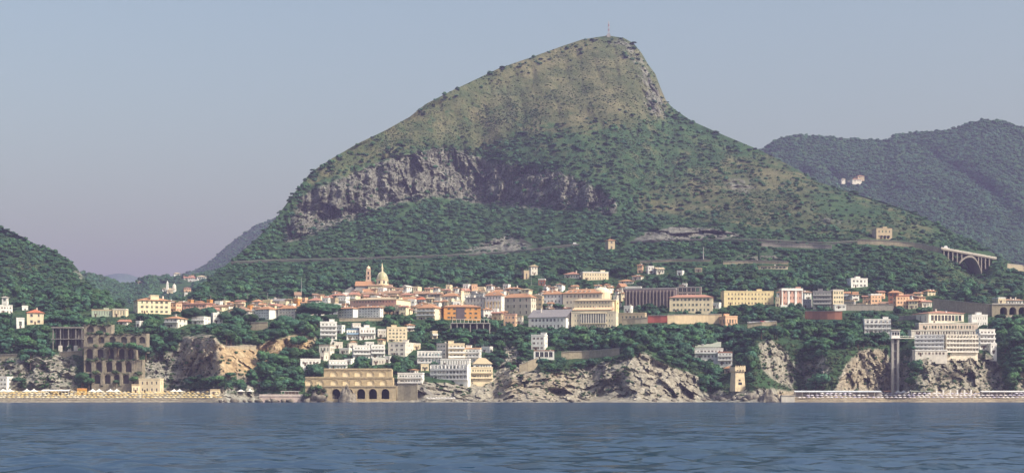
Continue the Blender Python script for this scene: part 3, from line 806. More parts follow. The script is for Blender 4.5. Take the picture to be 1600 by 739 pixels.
_bld = 0
def building(name, cat, label, x0, x1, yb, yt, wall, roof='hip', rc=TERRA, yaw=20, rs=0.25, fl=3, nc=4, ns=2, dep=None, rh=None,
             win='shutter', shut=None, bal=None, balc=S_WHITE, found=5.0, dY=0.0, Y=None, group=None, chim=None, door=True, frac=0.44, ww=None, mark=None, keep=3, head=True, under=None):
    global _bld; _bld += 1
    rr = random.Random(_bld*13+5)
    if Y is None:
        Y = min(depth(x0+(x1-x0)*t, yb) for t in (0.0, 0.25, 0.5, 0.75, 1.0))+dY
    mpp = Y/F; W = (x1-x0)*mpp; H = (yb-yt)*mpp
    th = R(abs(yaw))
    if abs(yaw) < 1: w = W; d = dep or min(max(W*0.5, 7), 15); th = 0
    else:
        d = W*rs/math.sin(th)
        if dep: d = dep
        d = min(max(d, 5.0), 30.0); w = max((W-d*math.sin(th))/math.cos(th), W*0.3)
    sgn = 1 if yaw >= 0 else -1
    corner_px = x1-d*math.sin(th)/mpp if yaw >= 0 else x0+d*math.sin(th)/mpp
    if th == 0: corner_px = x1
    c = at(corner_px, yb, Y)
    rz = -sgn*th
    off = Matrix.Rotation(rz, 3, 'Z') @ Vector((sgn*w/2, 0, 0))
    e = empty(name if under is None else 'wing', c-off, rz)
    tag(e, label, cat if under is None else None, group)
    if under is not None:
        e.parent = under
        e.matrix_parent_inverse = (Matrix.Translation(under.location) @ Matrix.Rotation(under.rotation_euler.z, 4, 'Z')).inverted()
    wm = paint(wall); shut = shut or rr.choice([S_GREEN, S_BROWN, S_GREEN, S_GREY])
    mb = MB(); ops = []
    ops += [(p, a, b, 0.0) for p, a, b in facade(mb, (-w/2, 0, 0), (1, 0, 0), (0, -1, 0), w, -found, H, nc, fl, frac=frac, ww=ww)]
    sx = sgn
    if sx > 0: ops += [(p, a, b, R(90)) for p, a, b in facade(mb, (w/2, 0, 0), (0, 1, 0), (1, 0, 0), d, -found, H, ns, fl, frac=frac)]
    else: ops += [(p, a, b, R(-90)) for p, a, b in facade(mb, (-w/2, d, 0), (0, -1, 0), (-1, 0, 0), d, -found, H, ns, fl, frac=frac)]
    mb.quad((w/2, d, -found), (-w/2, d, -found), (-w/2, d, H), (w/2, d, H))
    if sx > 0: mb.quad((-w/2, d, -found), (-w/2, 0, -found), (-w/2, 0, H), (-w/2, d, H))
    else: mb.quad((w/2, 0, -found), (w/2, d, -found), (w/2, d, H), (w/2, 0, H))
    mb.build('wall', wm, e)
    fh = H/max(fl, 1)
    for k, (p, a, b, rot) in enumerate(ops):
        st = win if win not in ('mix',) else rr.choice(['shutter', 'blind', 'plain'])
        q_ = rr.random()
        if q_ < .17: st = 'closed'
        elif q_ < .30: st = 'plain'
        o = bpy.data.objects.new('window', window_mesh(a, b, st, shut, wall))
        o.location = p; o.rotation_euler = (0, 0, rot); link(o, e)
    if door and fl > 0 and fh > 2.0:
        m2 = MB(); dx = -w/2+w*0.06+(w*0.88)/max(nc, 1)*(0.5+0.5 if nc > 1 else 0.5)
        dx = min(max(dx, -w/2+1), w/2-1)
        m2.box(dx-0.55, dx+0.55, -0.06, -0.004, -0.1, min(2.2, fh*0.8)); m2.build('door', flat_mat('door_wood', (0.10, 0.06, 0.04)), e)
    if bal:
        for r in range(fl):
            if bal == 'upper' and r == 0: continue
            z = fh*r+fh*0.12
            mb2 = MB(); D = 1.3
            mb2.box(-w/2, w/2, -D, -0.004, z-0.16, z)
            mb2.box(-w/2, w/2, -D, -D+0.1, z+0.003, z+0.95)
            for s in (-1, 1): mb2.box(*sorted((s*w/2, s*(w/2-0.1))), -D+0.103, -0.004, z+0.003, z+0.95)
            mb2.build('balcony', paint(balc, stain=0.15), e)
            if bal == 'cells':
                for k in range(nc+1):
                    mb3 = MB(); x = -w/2+w*k/nc; mb3.box(max(x-0.12, -w/2), min(x+0.12, w/2), -D+0.11, -0.006, z+0.955, z+fh-0.17)
                    mb3.build('partition', paint(balc, stain=0.15), e)
    if roof != 'none':
        if rh is None: rh = {'hip': min(w, d)*0.17, 'gable': d*0.17, 'gablefront': w*0.22, 'shed': d*0.18, 'flat': 0.9}[roof]
        elif roof == 'hip': rh *= 0.78
        rm = roof_mat(rc) if roof != 'flat' else paint(tuple(c*0.92 for c in (rc if rc != TERRA else wall)))
        ro = roof_shape(roof, w, d, H, rh).build('roof', rm, e)
        nch = chim if chim is not None else (1 if w > 9 else 0)
        for k in range(rr.choice([0, 1, 1, 2])):
            x = rr.uniform(-w*.4, w*.4); y = d*rr.uniform(.15, .5); zt = H+(.03 if roof == 'flat' else rh*.3); mq = MB()
            if rr.random() < .5:
                mq.box(x-.5, x+.5, y-.4, y+.4, zt, zt+.9); mq.build('water_tank', paint(S_WHITE), ro if under is None else e)
            else:
                mq.tube([(x, y, zt), (x, y, zt+2.6)], [.06, .05], 4); mq.tube([(x-.6, y, zt+2.3), (x+.6, y, zt+2.3)], [.05, .05], 4); mq.build('aerial', POLEG, ro if under is None else e)
        for k in range(nch):
            x = rr.uniform(-w*0.35, w*0.35); y = d*rr.uniform(0.3, 0.7)
            mb4 = MB()
            if roof == 'flat' and head and k == 0 and w > 9:
                mb4.box(x-1.8, x+1.8, y-1.4, y+1.4, H+0.03, H+2.4); mb4.box(x-2, x+2, y-1.6, y+1.6, H+2.403, H+2.6)
                mb4.build('stair_head', wm, ro if under is None else e)
            else:
                z = H+0.2 if roof != 'flat' else H+0.03
                mb4.box(x-0.4, x+0.4, y-0.4, y+0.4, z, H+rh+0.9); mb4.box(x-0.52, x+0.52, y-0.52, y+0.52, H+rh+0.903, H+rh+1.1)
                mb4.build('chimney', paint(OFFW), ro if under is None else e)
    KEEP.append((x0-1, x1+1, yt, yb+keep))
    if mark: MARKS.append(((x0+x1)/2, (yt+yb)/2, mark))
    return e, w, d, H
B = building
# ------------------------------------------------------------------ the town, west to east
H_='house'; AP='apartment block'
# west slope
U_wv,_,_,_=B('white_villa',H_,'white villa with a small tower beside a tall cypress at the picture edge',-8,18,490,478,WHITE,'flat',WHITE,yaw=-18,rs=.3,fl=2,nc=4)
B('white_tower_house',H_,'slim white tower with a ball finial rising from the white villa',3,11,482,464,WHITE,'hip',OFFW,yaw=0,fl=2,nc=1,dep=4,chim=0,dY=8,under=U_wv)
U_cv,_,_,_=B('cream_villa',H_,'cream villa with a bright red tiled roof above the concrete frame ruin',36,66,507,488,CREAM,'hip',RED,yaw=-14,rs=.2,fl=2,nc=2,rh=3.2,shut=S_GREY)
B('white_annex',H_,'small white flat-roofed annex at the foot of the cream villa',21,37,513,498,WHITE,'flat',WHITE,yaw=-20,rs=.3,fl=1,nc=1,ns=0,chim=0,under=U_cv)
B('white_roof_tower',H_,'white square lookout on the cream villa roof line',30,43,490,479,WHITE,'flat',WHITE,yaw=-20,rs=.35,fl=1,nc=1,ns=1,dY=14,chim=0,head=False,under=U_cv)
B('glasshouse_building','building','long low greenish pavilion with a pale flat roof above the arcaded ruin',137,178,495,485,(0.42,0.50,0.38),'flat',TAN,yaw=-10,rs=.15,fl=1,nc=8,ns=2,frac=.6,win='plain')
B('low_pavilion','building','low cream pavilion with a pale flat roof next to the greenish one',176,197,495,484,CREAM,'flat',OFFW,yaw=0,fl=1,nc=4,ns=1,frac=.6,win='plain',chim=0)
e,w,d,H=B('cream_palazzo','palazzo','big cream palazzo with a low red hip roof above dark pines',200,263,490,468.5,CREAM,'hip',TERRA,yaw=-22,rs=.24,fl=3,nc=6,ns=3,rh=3.4,chim=2,win='shutter',mark='the big cream palazzo')
mb=MB(); mb.box(-3.0+w*.02,3.0+w*.02,1.2,6,H+.3,H+3.6); mb.box(-3.3+w*.02,3.3+w*.02,.9,6.3,H+3.603,H+3.9); mb.build('dormer',paint(CREAM),e)
B('pink_annex',H_,'pink flat-roofed house joined to the cream palazzo',263,281,487,474,PEACH,'flat',BROWN,yaw=20,rs=.3,fl=2,nc=2,chim=0)
B('pink_terrace_house',H_,'low pink terrace house with an orange cube on its roof behind the pines',284,327,484,474.5,PINK,'shed',ROSE,yaw=10,rs=.1,fl=1,nc=7,chim=0,rh=1.4)
B('orange_roof_cube',H_,'orange cube with a white dish on the pink terrace house',293,301,476,469.5,ORANGE,'flat',ORANGE,yaw=15,rs=.3,fl=1,nc=1,ns=0,dY=6,chim=0,door=False)
B('orange_roof_cube',H_,'second orange cube on the long terrace roof nearer the town',323,331,476,469.5,ORANGE,'flat',ORANGE,yaw=15,rs=.3,fl=1,nc=1,ns=0,dY=6,chim=0,door=False)
B('shaded_villa',H_,'villa with a bright orange hip roof half hidden by pines',256,287,512,497,OFFW,'hip',TERRA,yaw=18,rs=.3,fl=2,nc=3,bal='upper',rh=2.4)
B('pink_cottage',H_,'small cottage with a faded pink roof below the low pavilion',184,202,507,502,OFFW,'gable',ROSE,yaw=10,rs=.2,fl=1,nc=3,chim=0)
B('white_cottage',H_,'tiny white cottage among trees under the cream palazzo',212,221,511,503,WHITE,'flat',WHITE,yaw=15,rs=.3,fl=1,nc=2,ns=1,chim=0)
B('white_stepped_house',H_,'white stepped house on a knoll beside round pines',327,347,505,490,WHITE,'flat',WHITE,yaw=-20,rs=.3,fl=2,nc=3,chim=1)
B('white_pine_house',H_,'white house seen in strips behind the dark pines',299,324,506,496,WHITE,'flat',WHITE,yaw=10,rs=.2,fl=2,nc=4,bal='upper',chim=0)
B('grey_row_house',H_,'low grey house under the long rose roof',312,327,485,480,GREY,'shed',ROSE,yaw=10,rs=.1,fl=1,nc=3,chim=0)
B('cream_row_house',H_,'low cream house with a tan roof along the valley road',328,352,485,478.5,CREAM,'shed',BROWN,yaw=14,rs=.2,fl=1,nc=4,chim=0)
B('brown_roof_hall','hall','wide brown-roofed hall with a cream eave at the town entrance',356,396,491,485.5,OFFW,'hip',BROWN,yaw=12,rs=.2,fl=1,nc=6,rh=5,chim=0)
B('orange_stair_tower',H_,'orange square stair tower beside the brown-roofed hall',386.5,394,487,478.5,ORANGE,'flat',ORANGE,yaw=15,rs=.35,fl=1,nc=1,ns=0,dY=-8,chim=0,door=False)
# west town front
B('white_front_block',AP,'pale blue-white apartment block with orange eaves beside the brown-roofed hall',396,433,499,482.5,WHITE,'hip',TERRA,yaw=32,rs=.33,fl=4,nc=5,ns=0,win='shutter',rh=3)
B('white_front_block',AP,'grey-white apartment block ending at the giant umbrella pine',433,468,499,481.5,OFFW,'hip',TERRA,yaw=22,rs=.2,fl=4,nc=5,ns=1,rh=3)
B('hilltop_house',H_,'orange-roofed house topmost of the western cluster',393,411,478,471,OFFW,'hip',TERRA,yaw=18,rs=.3,fl=1,nc=3,rh=2.6)
B('yellow_house',H_,'small yellow flat house in the western roof cluster',410,428,477,470,YELLOW,'flat',YELLOW,yaw=15,rs=.3,fl=1,nc=3,chim=1)
B('grey_roof_house',H_,'long grey-roofed house behind the western white blocks',420,446,476,470,OFFW,'gable',SLATE,yaw=12,rs=.2,fl=1,nc=5)
B('brown_roof_house',H_,'brown hip-roofed house next to the tall thin mast',444,460,475,468,TAN,'hip',BROWN,yaw=18,rs=.3,fl=2,nc=3)
B('orange_cube_house',H_,'orange cube-shaped house at the foot of the thin mast',458.5,470,478,466,ORANGE,'flat',YELLOW,yaw=22,rs=.4,fl=2,nc=2,chim=1)
B('orange_low_house',H_,'low orange house just beyond the thin mast',470,480,474,466.5,PEACH,'flat',PEACH,yaw=18,rs=.3,fl=1,nc=2,chim=0)
B('pink_roof_house',H_,'long house with a pink tiled roof above the giant umbrella pine',480,505,474,469,OFFW,'hip',ROSE,yaw=14,rs=.25,fl=1,nc=4,rh=3)
B('white_low_house',H_,'small white house between the pink roof and the terrace house',503,517,476,467,WHITE,'flat',WHITE,yaw=18,rs=.3,fl=2,nc=2)
B('terrace_roof_house',H_,'house with rose roof and dark loggia below the grey church gable',515,542,468,461,OFFW,'hip',ROSE,yaw=16,rs=.2,fl=1,nc=4,rh=2.6,frac=.62)
B('tan_stair_house',H_,'tan house with a cream corner next to the pink palazzo',516,528,479,467,TAN,'flat',TAN,yaw=24,rs=.35,fl=2,nc=2)
B('white_balcony_house',H_,'white house with stacked balconies against the pink palazzo',527,545,477,464.5,WHITE,'flat',WHITE,yaw=16,rs=.25,fl=2,nc=3,bal='upper')
B('white_lower_block',AP,'pale blue apartment block with long orange eaves below the pink palazzo',526,558,498,481.5,WHITE,'hip',TERRA,yaw=30,rs=.2,fl=4,nc=5,ns=0,rh=1.6,shut=S_BLUE)
B('white_lower_block',AP,'white apartment block with dotted windows directly under the pink palazzo',557,598,496,480,WHITE,'hip',TERRA,yaw=20,rs=.1,fl=4,nc=7,ns=1,rh=1.6,shut=S_GREY)
e,w,d,H=B('pink_palazzo','palazzo','long pink palazzo with a cream eastern end below the domed church',544,638,489,467,PINK,'hip',TAN,yaw=20,rs=.2,fl=3,nc=14,ns=3,rh=3,win='plain',mark='the long pink palazzo')
mb=MB(); mb.box(-w/2-.3,w/2+.3,-.35,-.003,H*.36,H*.41); mb.box(-w/2-.3,w/2+.3,-.5,-.003,H*.93,H*.999); mb.build('cornice',paint(CREAM),e)
mb=MB(); mb.box(w/2+.003,w/2+.12,-.1,d,-3,H*.995); mb.build('end_wall',paint(CREAM),e)
# around the church
B('cream_church_house',H_,'cream house leaning against the domed church crossing',600,618,461,449,CREAM,'hip',BROWN,yaw=18,rs=.25,fl=2,nc=2,rh=2.2)
B('church_side_house',H_,'house with a long brown roof stepping down from the church',588,626,466,458,CREAM,'shed',BROWN,yaw=14,rs=.15,fl=1,nc=7,rh=3)
B('white_gable_house',H_,'narrow white house with a stair wall east of the church',618,629,463,451.5,WHITE,'gable',BROWN,yaw=20,rs=.4,fl=2,nc=1)
B('tower_house',H_,'white tower-like house standing highest east of the church',628,643,461,447.5,WHITE,'gablefront',OFFW,yaw=30,rs=.5,fl=2,nc=1,ns=2,rh=1.2,chim=0)
B('tan_front_house',H_,'house with tan hip roofs in front of the church crossing',558,592,467,459,CREAM,'hip',BROWN,yaw=12,rs=.15,fl=1,nc=5,rh=2.6)
B('rose_roof_house',H_,'rose-roofed cream house under the white tower house',624,648,469,460.5,CREAM,'hip',ROSE,yaw=16,rs=.2,fl=1,nc=4,rh=2.5)
B('orange_roof_cottage',H_,'cream cottage with orange roof at the end of the pink palazzo',627,649,474,467.5,OFFW,'gable',TERRA,yaw=14,rs=.2,fl=1,nc=3,rh=2.2)
B('white_arch_house',H_,'white house with an arched door beside the pink palazzo end',637,650,482,469,WHITE,'flat',WHITE,yaw=10,rs=.15,fl=2,nc=2,chim=0)
B('red_roof_house',H_,'white house with a red roof above the hip-roofed balcony block',649,669,475,467.5,WHITE,'hip',RED,yaw=14,rs=.25,fl=1,nc=3,rh=2.6,shut=S_BROWN)
B('cream_gable_house',H_,'cream gabled house next to the red-roofed white one',666,679,475,466,CREAM,'gable',TAN,yaw=18,rs=.3,fl=1,nc=2)
B('grey_roof_house',H_,'wide grey-roofed house behind the red-roofed white house',646,672,465,459,STONE,'gable',BROWN,yaw=12,rs=.2,fl=1,nc=4,rh=2.5)
B('brown_gable_house',H_,'brown-roofed stone house in the upper middle of town',672,692,470,459,STONE,'gable',BROWN,yaw=14,rs=.2,fl=2,nc=3)
B('orange_long_roof_house',H_,'house with the brightest long orange roof in the upper town',689,720,475,462,OFFW,'hip',TERRA,yaw=20,rs=.2,fl=2,nc=5,ns=1,rh=3.4,shut=S_BLUE)
B('small_orange_roof_house',H_,'small house with orange roof tucked above the orange block',688,703,478,470.5,CREAM,'hip',TERRA,yaw=22,rs=.3,fl=1,nc=3,rh=1.8)
B('cream_tower',H_,'tall narrow cream tower house above the orange block',719,725,474,456,CREAM,'flat',CREAM,yaw=25,rs=.5,fl=3,nc=1,ns=0,chim=0,dep=5)
B('balcony_hip_house',AP,'cream block with white stacked balconies under a big orange hip roof',650,692,500,480.5,CREAM,'hip',TERRA,yaw=20,rs=.3,fl=3,nc=4,ns=1,rh=4.2,bal='upper',mark='the hip-roofed balcony block')
e,w,d,H=B('orange_block',AP,'deep orange apartment block with a dark panel for the shade of its bay',690,751,499,479,ORANGE,'hip',TERRA,yaw=-8,rs=.06,fl=3,nc=6,ns=1,rh=2.4,frac=.4,mark='the deep orange block')
mb=MB(); mb.box(-w*.17,w*.06,-.25,-.004,-2,H*.97); mb.build('bay_shade_panel',paint((.13,.10,.11)),e)  # dark panel on the facade paints the shade of a recess
B('yellow_roof_terrace',H_,'yellow balustraded roof terrace behind the orange block',731,747,480,473,YELLOW,'flat',YELLOW,yaw=14,rs=.2,fl=1,nc=4,dY=8,chim=0)
# central town
B('arched_grey_block',AP,'grey-blue block with an arched loggia behind the orange block',727,760,490,466,OFFW,'flat',GREY,yaw=22,rs=.12,fl=3,nc=5,ns=1,win='plain',frac=.62)
B('grey_upper_block',AP,'grey block with roof terrace above the arched loggia',733,759,468,459.5,(.5,.5,.5),'flat',GREY,yaw=20,rs=.15,fl=1,nc=4)
B('cream_roof_room',H_,'cream roof room with tan top above the grey blocks',738,750,461,454.5,CREAM,'hip',TAN,yaw=18,rs=.2,fl=1,nc=2,rh=1.4,chim=0)
e,w,d,H=B('pilaster_block',AP,'tall white-blue block with yellow pilasters and dark window bays',758,788,494,461,WHITE,'hip',TERRA,yaw=24,rs=.14,fl=4,nc=5,ns=1,rh=3.5,win='hood',mark='the pilastered white block')
for k in range(6):
    mb=MB(); x=-w/2+w*k/5; mb.box(max(x-.5,-w/2),min(x+.5,w/2),-.3,-.004,-1,H*.72); mb.build('pilaster',paint(YELLOW),e)
B('orange_roof_attic',H_,'attic house with orange roof on top of the pilastered block',766,787,462,456.5,OFFW,'gable',TERRA,yaw=18,rs=.2,fl=1,nc=3,rh=2.4)
e,w,d,H=B('grand_palazzo','palazzo','large grey-cream palazzo with orange roof and a sunlit eastern side',786,838,493,464,(.60,.54,.44),'hip',TERRA,yaw=26,rs=.16,fl=3,nc=4,ns=2,rh=4,win='hood',shut=S_GREEN,frac=.5,mark='the large grey-cream palazzo')
mb=MB(); mb.box(-w/2-.1,w/2+.1,-.2,-.004,H*.63,H*.655); mb.box(-w/2-.1,w/2+.1,-.3,-.004,H*.95,H*.985); mb.build('cornice',paint(OFFW),e)
B('upper_grey_house',H_,'grey-fronted house with orange roof looking over the large palazzo',789,816,462,450.5,(.52,.5,.46),'hip',TERRA,yaw=22,rs=.2,fl=2,nc=3,rh=1.8)
B('upper_cream_house',H_,'cream house with rounded end beside the grey-fronted upper house',814,832,463,452,CREAM,'hip',TAN,yaw=24,rs=.3,fl=2,nc=2,rh=1.2)
B('small_white_corner',H_,'little white house wedged between the pilastered block and the palazzo',780,791,466,457,WHITE,'flat',WHITE,yaw=18,rs=.3,fl=1,nc=2,chim=0)
B('pink_shop',H_,'pink shop building at the foot of the large grey-cream palazzo',787,808,508,492,PEACH,'flat',PINK,yaw=12,rs=.12,fl=2,nc=3,chim=0,dY=-6)
B('link_house',H_,'plain tan house between the large palazzo and the tree court',834,850,487,464,TAN,'flat',TAN,yaw=16,rs=.15,fl=3,nc=2,chim=0,dY=6)
B('tree_court_house',AP,'white-fronted house with tan roof above the tree court',847,882,482,459,WHITE,'hip',TERRA,yaw=16,rs=.1,fl=3,nc=5,rh=2.6,win='hood')
e,w,d,H=B('rounded_block',AP,'long block under the largest orange roof with a round sunlit end',880,946,486,457.5,(.66,.58,.46),'hip',TERRA,yaw=14,rs=.08,fl=3,nc=9,ns=2,rh=4.4,win='hood',mark='the round-ended block')
mb=MB(); mb.lathe([(6.5,-4),(6.5,H+.6),(5.8,H+2.6),(3.5,H+4.2),(.3,H+4.9)],18,cx=w/2-1.5,cy=7.5); mb.build('round_end',paint(CREAM),e)
for k in range(6):
    mb=MB(); x=-w*.42+w*.12*k; mb.box(x-.7,x+.7,1.0,3.2,H+.35,H+1.9); mb.box(x-.9,x+.9,.8,3.3,H+1.903,H+2.1); mb.build('dormer',paint(OFFW),e)
# the stepped public building
e,w,d,H=B('columned_hall','hall','wide cream hall with a glazed colonnade and two windowed wings',893,968,513,488,(.76,.67,.50),'flat',(.76,.67,.50),yaw=12,rs=.04,fl=3,nc=15,ns=2,dep=12,win='plain',found=6,mark='the columned hall',chim=0); U_ch=e
mb=MB(); mb.box(-w*.27,w*.27,-.2,-.004,H*.36,H*.93); mb.build('glazing',flat_mat('pale_glazing',(.16,.18,.19),.2,.5),e)
for k in range(11):
    mb=MB(); x=-w*.27+w*.54*k/10; mb.box(x-.38,x+.38,-.75,-.21,H*.34,H*.93); mb.build('column',paint(OFFW),e)
mb=MB(); mb.box(-w*.29,w*.29,-.9,-.003,H*.935,H*.99); mb.box(-w*.29,w*.29,-.9,-.003,H*.30,H*.34); mb.build('cornice',paint(CREAM),e)
B('stepped_hall_middle','hall','middle storey of the stepped hall with a long peach roof',896,958,499,483.5,CREAM,'shed',PEACH,yaw=14,rs=.06,fl=1,nc=12,ns=1,rh=2.2,win='plain',dep=8,found=8,under=U_ch)
e,w,d,H=B('stepped_hall_top','hall','cream upper storey of the stepped columned hall',898,961,494,469,CREAM,'hip',TAN,yaw=14,rs=.06,fl=4,nc=11,ns=2,rh=2.0,win='plain',dY=4,found=8,under=U_ch)
B('long_white_row',AP,'long white row of houses with grey sloping roof below the tree court',826,893,514,495,WHITE,'shed',SLATE,yaw=20,rs=.13,fl=2,nc=9,ns=1,rh=6,win='shutter',shut=S_GREY)
B('yellow_corner_house',H_,'yellow corner house behind the columned hall',950,968,492,470,YELLOW,'flat',CREAM,yaw=22,rs=.3,fl=3,nc=2,ns=1,dY=8)
# east of the hall
B('cream_wall_house',H_,'low cream house with shutters east of the columned hall',968,1012,502,490,TAN,'flat',TAN,yaw=14,rs=.1,fl=1,nc=6,chim=0)
B('white_garden_house',H_,'small white house with lamps in the garden east of the columned hall',975,990,490,479,WHITE,'flat',WHITE,yaw=18,rs=.3,fl=1,nc=2,chim=1)
e,w,d,H=B('finned_block','building','long dark unfinished block with vertical concrete fins',977,1060,481,451,DARK,'flat',GREY,yaw=10,rs=.05,fl=0,nc=0,ns=0,rh=.8,chim=0,mark='the dark finned block'); U_fb=e
for k in range(15):
    mb=MB(); x=-w/2+w*(k+.5)/15; mb.box(x-.35,x+.35,-1.8,-.004,-3,H*.93); mb.build('fin',paint((.30,.25,.22)),e)
e,w,d,H=B('open_frame_block','building','open concrete storeys at the end of the dark finned block',1058,1098,477,449,(.30,.25,.22),'flat',GREY,yaw=10,rs=.06,fl=3,nc=5,ns=1,rh=.6,frac=.68,ww=3.0,win='plain',under=U_fb)
B('white_roof_cabin','building','white cabin on the roof of the dark finned block',1066,1076,450,444,WHITE,'flat',WHITE,yaw=12,rs=.3,fl=1,nc=2,dY=2,chim=0,under=U_fb)
B('cream_shutter_house',AP,'cream three-storey house with a rose roof in front of the dark finned block',1047,1117,488,464,CREAM,'hip',ROSE,yaw=8,rs=.05,fl=3,nc=10,ns=2,rh=2.8,shut=S_GREEN,mark='the cream rose-roofed house')
e,w,d,H=B('yellow_long_block',AP,'long yellow apartment block with flat roof and scattered windows',1129,1210,477,456,YELLOW,'flat',YELLOW,yaw=-6,rs=.03,fl=3,nc=13,ns=1,win='mix',shut=S_BROWN,mark='the long yellow block',chim=2)
e,w,d,H=B('white_pink_palazzo','palazzo','white and pink palazzo with pilasters next to the long yellow block',1220,1255,478,453,PINK,'flat',WHITE,yaw=-6,rs=.04,fl=3,nc=6,ns=1,win='hood',shut=S_BROWN,rh=1.4,mark='the white and pink palazzo')
for k in range(4):
    mb=MB(); x=-w/2+w*k/3; mb.box(max(x-.8,-w/2),min(x+.8,w/2),-.3,-.004,-1,H*.96); mb.build('pilaster',paint(WHITE),e)
mb=MB(); mb.box(-w/2-.3,w/2+.3,-.6,-.003,H*.965,H*1.0); mb.build('cornice',paint(WHITE),e); mb=MB(); mb.box(-w/2-1.5,w/2+1.5,-3,-.003,-2,H*.06); mb.build('terrace_plinth',paint(WHITE),e)
B('grey_balcony_block',AP,'grey four-storey block with balconies beside a cream wing',1271,1301,482,456,GREY,'flat',GREY,yaw=10,rs=.06,fl=4,nc=6,ns=1,bal='upper',balc=(.45,.44,.42))
B('cream_wing',AP,'cream wing with a roof canopy joined to the grey balcony block',1300,1319,482,454,CREAM,'flat',OFFW,yaw=-8,rs=.08,fl=4,nc=4,ns=1)
B('white_kiosk','building','low white kiosk on the road below the cream wing',1304,1322,482,477,WHITE,'flat',WHITE,yaw=0,fl=1,nc=3,chim=0,dep=5,dY=-10)
B('small_white_villa',H_,'white modern villa alone on the slope among pines',1326,1357,449,436,WHITE,'flat',WHITE,yaw=-12,rs=.12,fl=2,nc=4,ns=1,chim=1,mark='the lone white villa')
B('pink_house',H_,'narrow pink three-storey house with white trim beside the road',1359,1378,479,461,PEACH,'flat',WHITE,yaw=-10,rs=.1,fl=3,nc=3,ns=1,rh=1.1,mark='the narrow pink house')
B('brick_house',H_,'tall red-brown house with a terracotta attic',1389,1411,478,457,BRICK,'hip',TERRA,yaw=10,rs=.1,fl=3,nc=3,ns=1,rh=2.2)
B('orange_house',H_,'peach-coloured house in front of the tall red-brown one',1398,1422,482,463,PEACH,'flat',BRICK,yaw=-10,rs=.1,fl=3,nc=4,ns=1)
B('small_road_house',H_,'small cream house with brown roof by the road bend',1420,1438,482,470,CREAM,'gable',TERRA,yaw=12,rs=.2,fl=2,nc=3)
B('small_road_house',H_,'little pink-roofed house last before the stone retaining wall',1437,1457,480,471,OFFW,'gable',ROSE,yaw=-14,rs=.2,fl=1,nc=4)
B('hill_house',H_,'small cream house with orange roof perched above the retaining wall',1445,1463,462,454.5,CREAM,'hip',TERRA,yaw=-16,rs=.25,fl=2,nc=2,rh=2)
B('viaduct_house',H_,'low white row of houses on the stone viaduct',1563,1600,476,469,WHITE,'shed',BROWN,yaw=-8,rs=.06,fl=1,nc=7,chim=2,rh=1.6,dY=10)
# houses on the upper slopes
U_fh,_,_,_=B('stone_farmhouse',H_,'two-part stone farmhouse alone on the wooded slope',826,840,430,416,OFFW,'gablefront',TAN,yaw=-16,rs=.25,fl=2,nc=2,rh=1.6,win='plain',chim=0,mark='the stone farmhouse')
B('farmhouse_wing',H_,'lower wing of the stone farmhouse on the wooded slope',815,827,436,424,TAN,'flat',TAN,yaw=-16,rs=.3,fl=1,nc=1,chim=0,under=U_fh)
B('red_hut',H_,'small dark red hut with a white roof below the stone farmhouse',841,853,446,437,BRICK,'flat',WHITE,yaw=10,rs=.2,fl=1,nc=2,chim=0,dep=5)
B('hip_villa',H_,'villa with a wide tan roof beside the balustraded villa',882,910,435,428,OFFW,'hip',ROSE,yaw=14,rs=.2,fl=1,nc=5,rh=3)
B('balustrade_villa','villa','cream villa with arched windows and white balustrades on the slope',908,951,438,426,CREAM,'flat',WHITE,yaw=-8,rs=.06,fl=2,nc=9,ns=1,chim=2,win='plain',mark='the balustraded villa')
B('ochre_tower_house',H_,'ochre tower-like house just below the mountain road',946,961,390,375,TAN,'hip',TERRA,yaw=-20,rs=.3,fl=2,nc=1,ns=1,rh=1.6,chim=0,mark='the ochre tower house')
B('terrace_house',H_,'small terracotta house between vineyard terraces',996,1006,426,414,PEACH,'hip',TERRA,yaw=14,rs=.2,fl=2,nc=2,rh=1.2,chim=0)
B('twin_house',H_,'white house nearer the vineyard of a pair with flat roofs',1010,1022,427,417,WHITE,'flat',WHITE,yaw=-10,rs=.2,fl=2,nc=2,chim=0)
B('twin_house',H_,'white house with a tan roof, the lower of a pair',1023,1038,428,420,OFFW,'gable',TAN,yaw=-10,rs=.2,fl=1,nc=3,chim=0)
B('orange_hill_bungalow',H_,'bungalow with a long orange roof above the dark finned block',967,993,443,439,OFFW,'hip',TERRA,yaw=12,rs=.15,fl=1,nc=4,rh=2.2,chim=0)
B('white_terrace_house',H_,'white flat terrace house at the corner of the dark finned block',977,1004,453,449,WHITE,'flat',WHITE,yaw=10,rs=.1,fl=1,nc=5,chim=0,dY=-6)
B('stone_terrace_hut',H_,'low stone hut on a terrace under the cypress',1086,1098,425,420,STONE,'flat',TAN,yaw=10,rs=.2,fl=1,nc=2,chim=0,dep=4)
B('long_terrace_house',H_,'low cream farm building on the terrace by the pines',1186,1236,421,415,CREAM,'shed',TAN,yaw=10,rs=.1,fl=1,nc=7,chim=0,rh=1.2)
# villa with arches
e,w,d,H=B('arched_villa','villa','stone villa with three ground arches on a terrace above the road',1366,1395,373,358,TAN,'flat',TAN,yaw=-10,rs=.12,fl=2,nc=4,ns=1,rh=1,win='plain',mark='the arched villa')
for k in range(3):
    mb=MB(); x=-w*.2+w*.22*k; n=8; mb.poly([(x-1.2,-.03,.0),(x+1.2,-.03,0)]+[(x+1.2*math.cos(math.pi*j/n),-.03,1.9+1.2*math.sin(math.pi*j/n)) for j in range(n+1)]); mb.build('arch_opening',VOID,e)
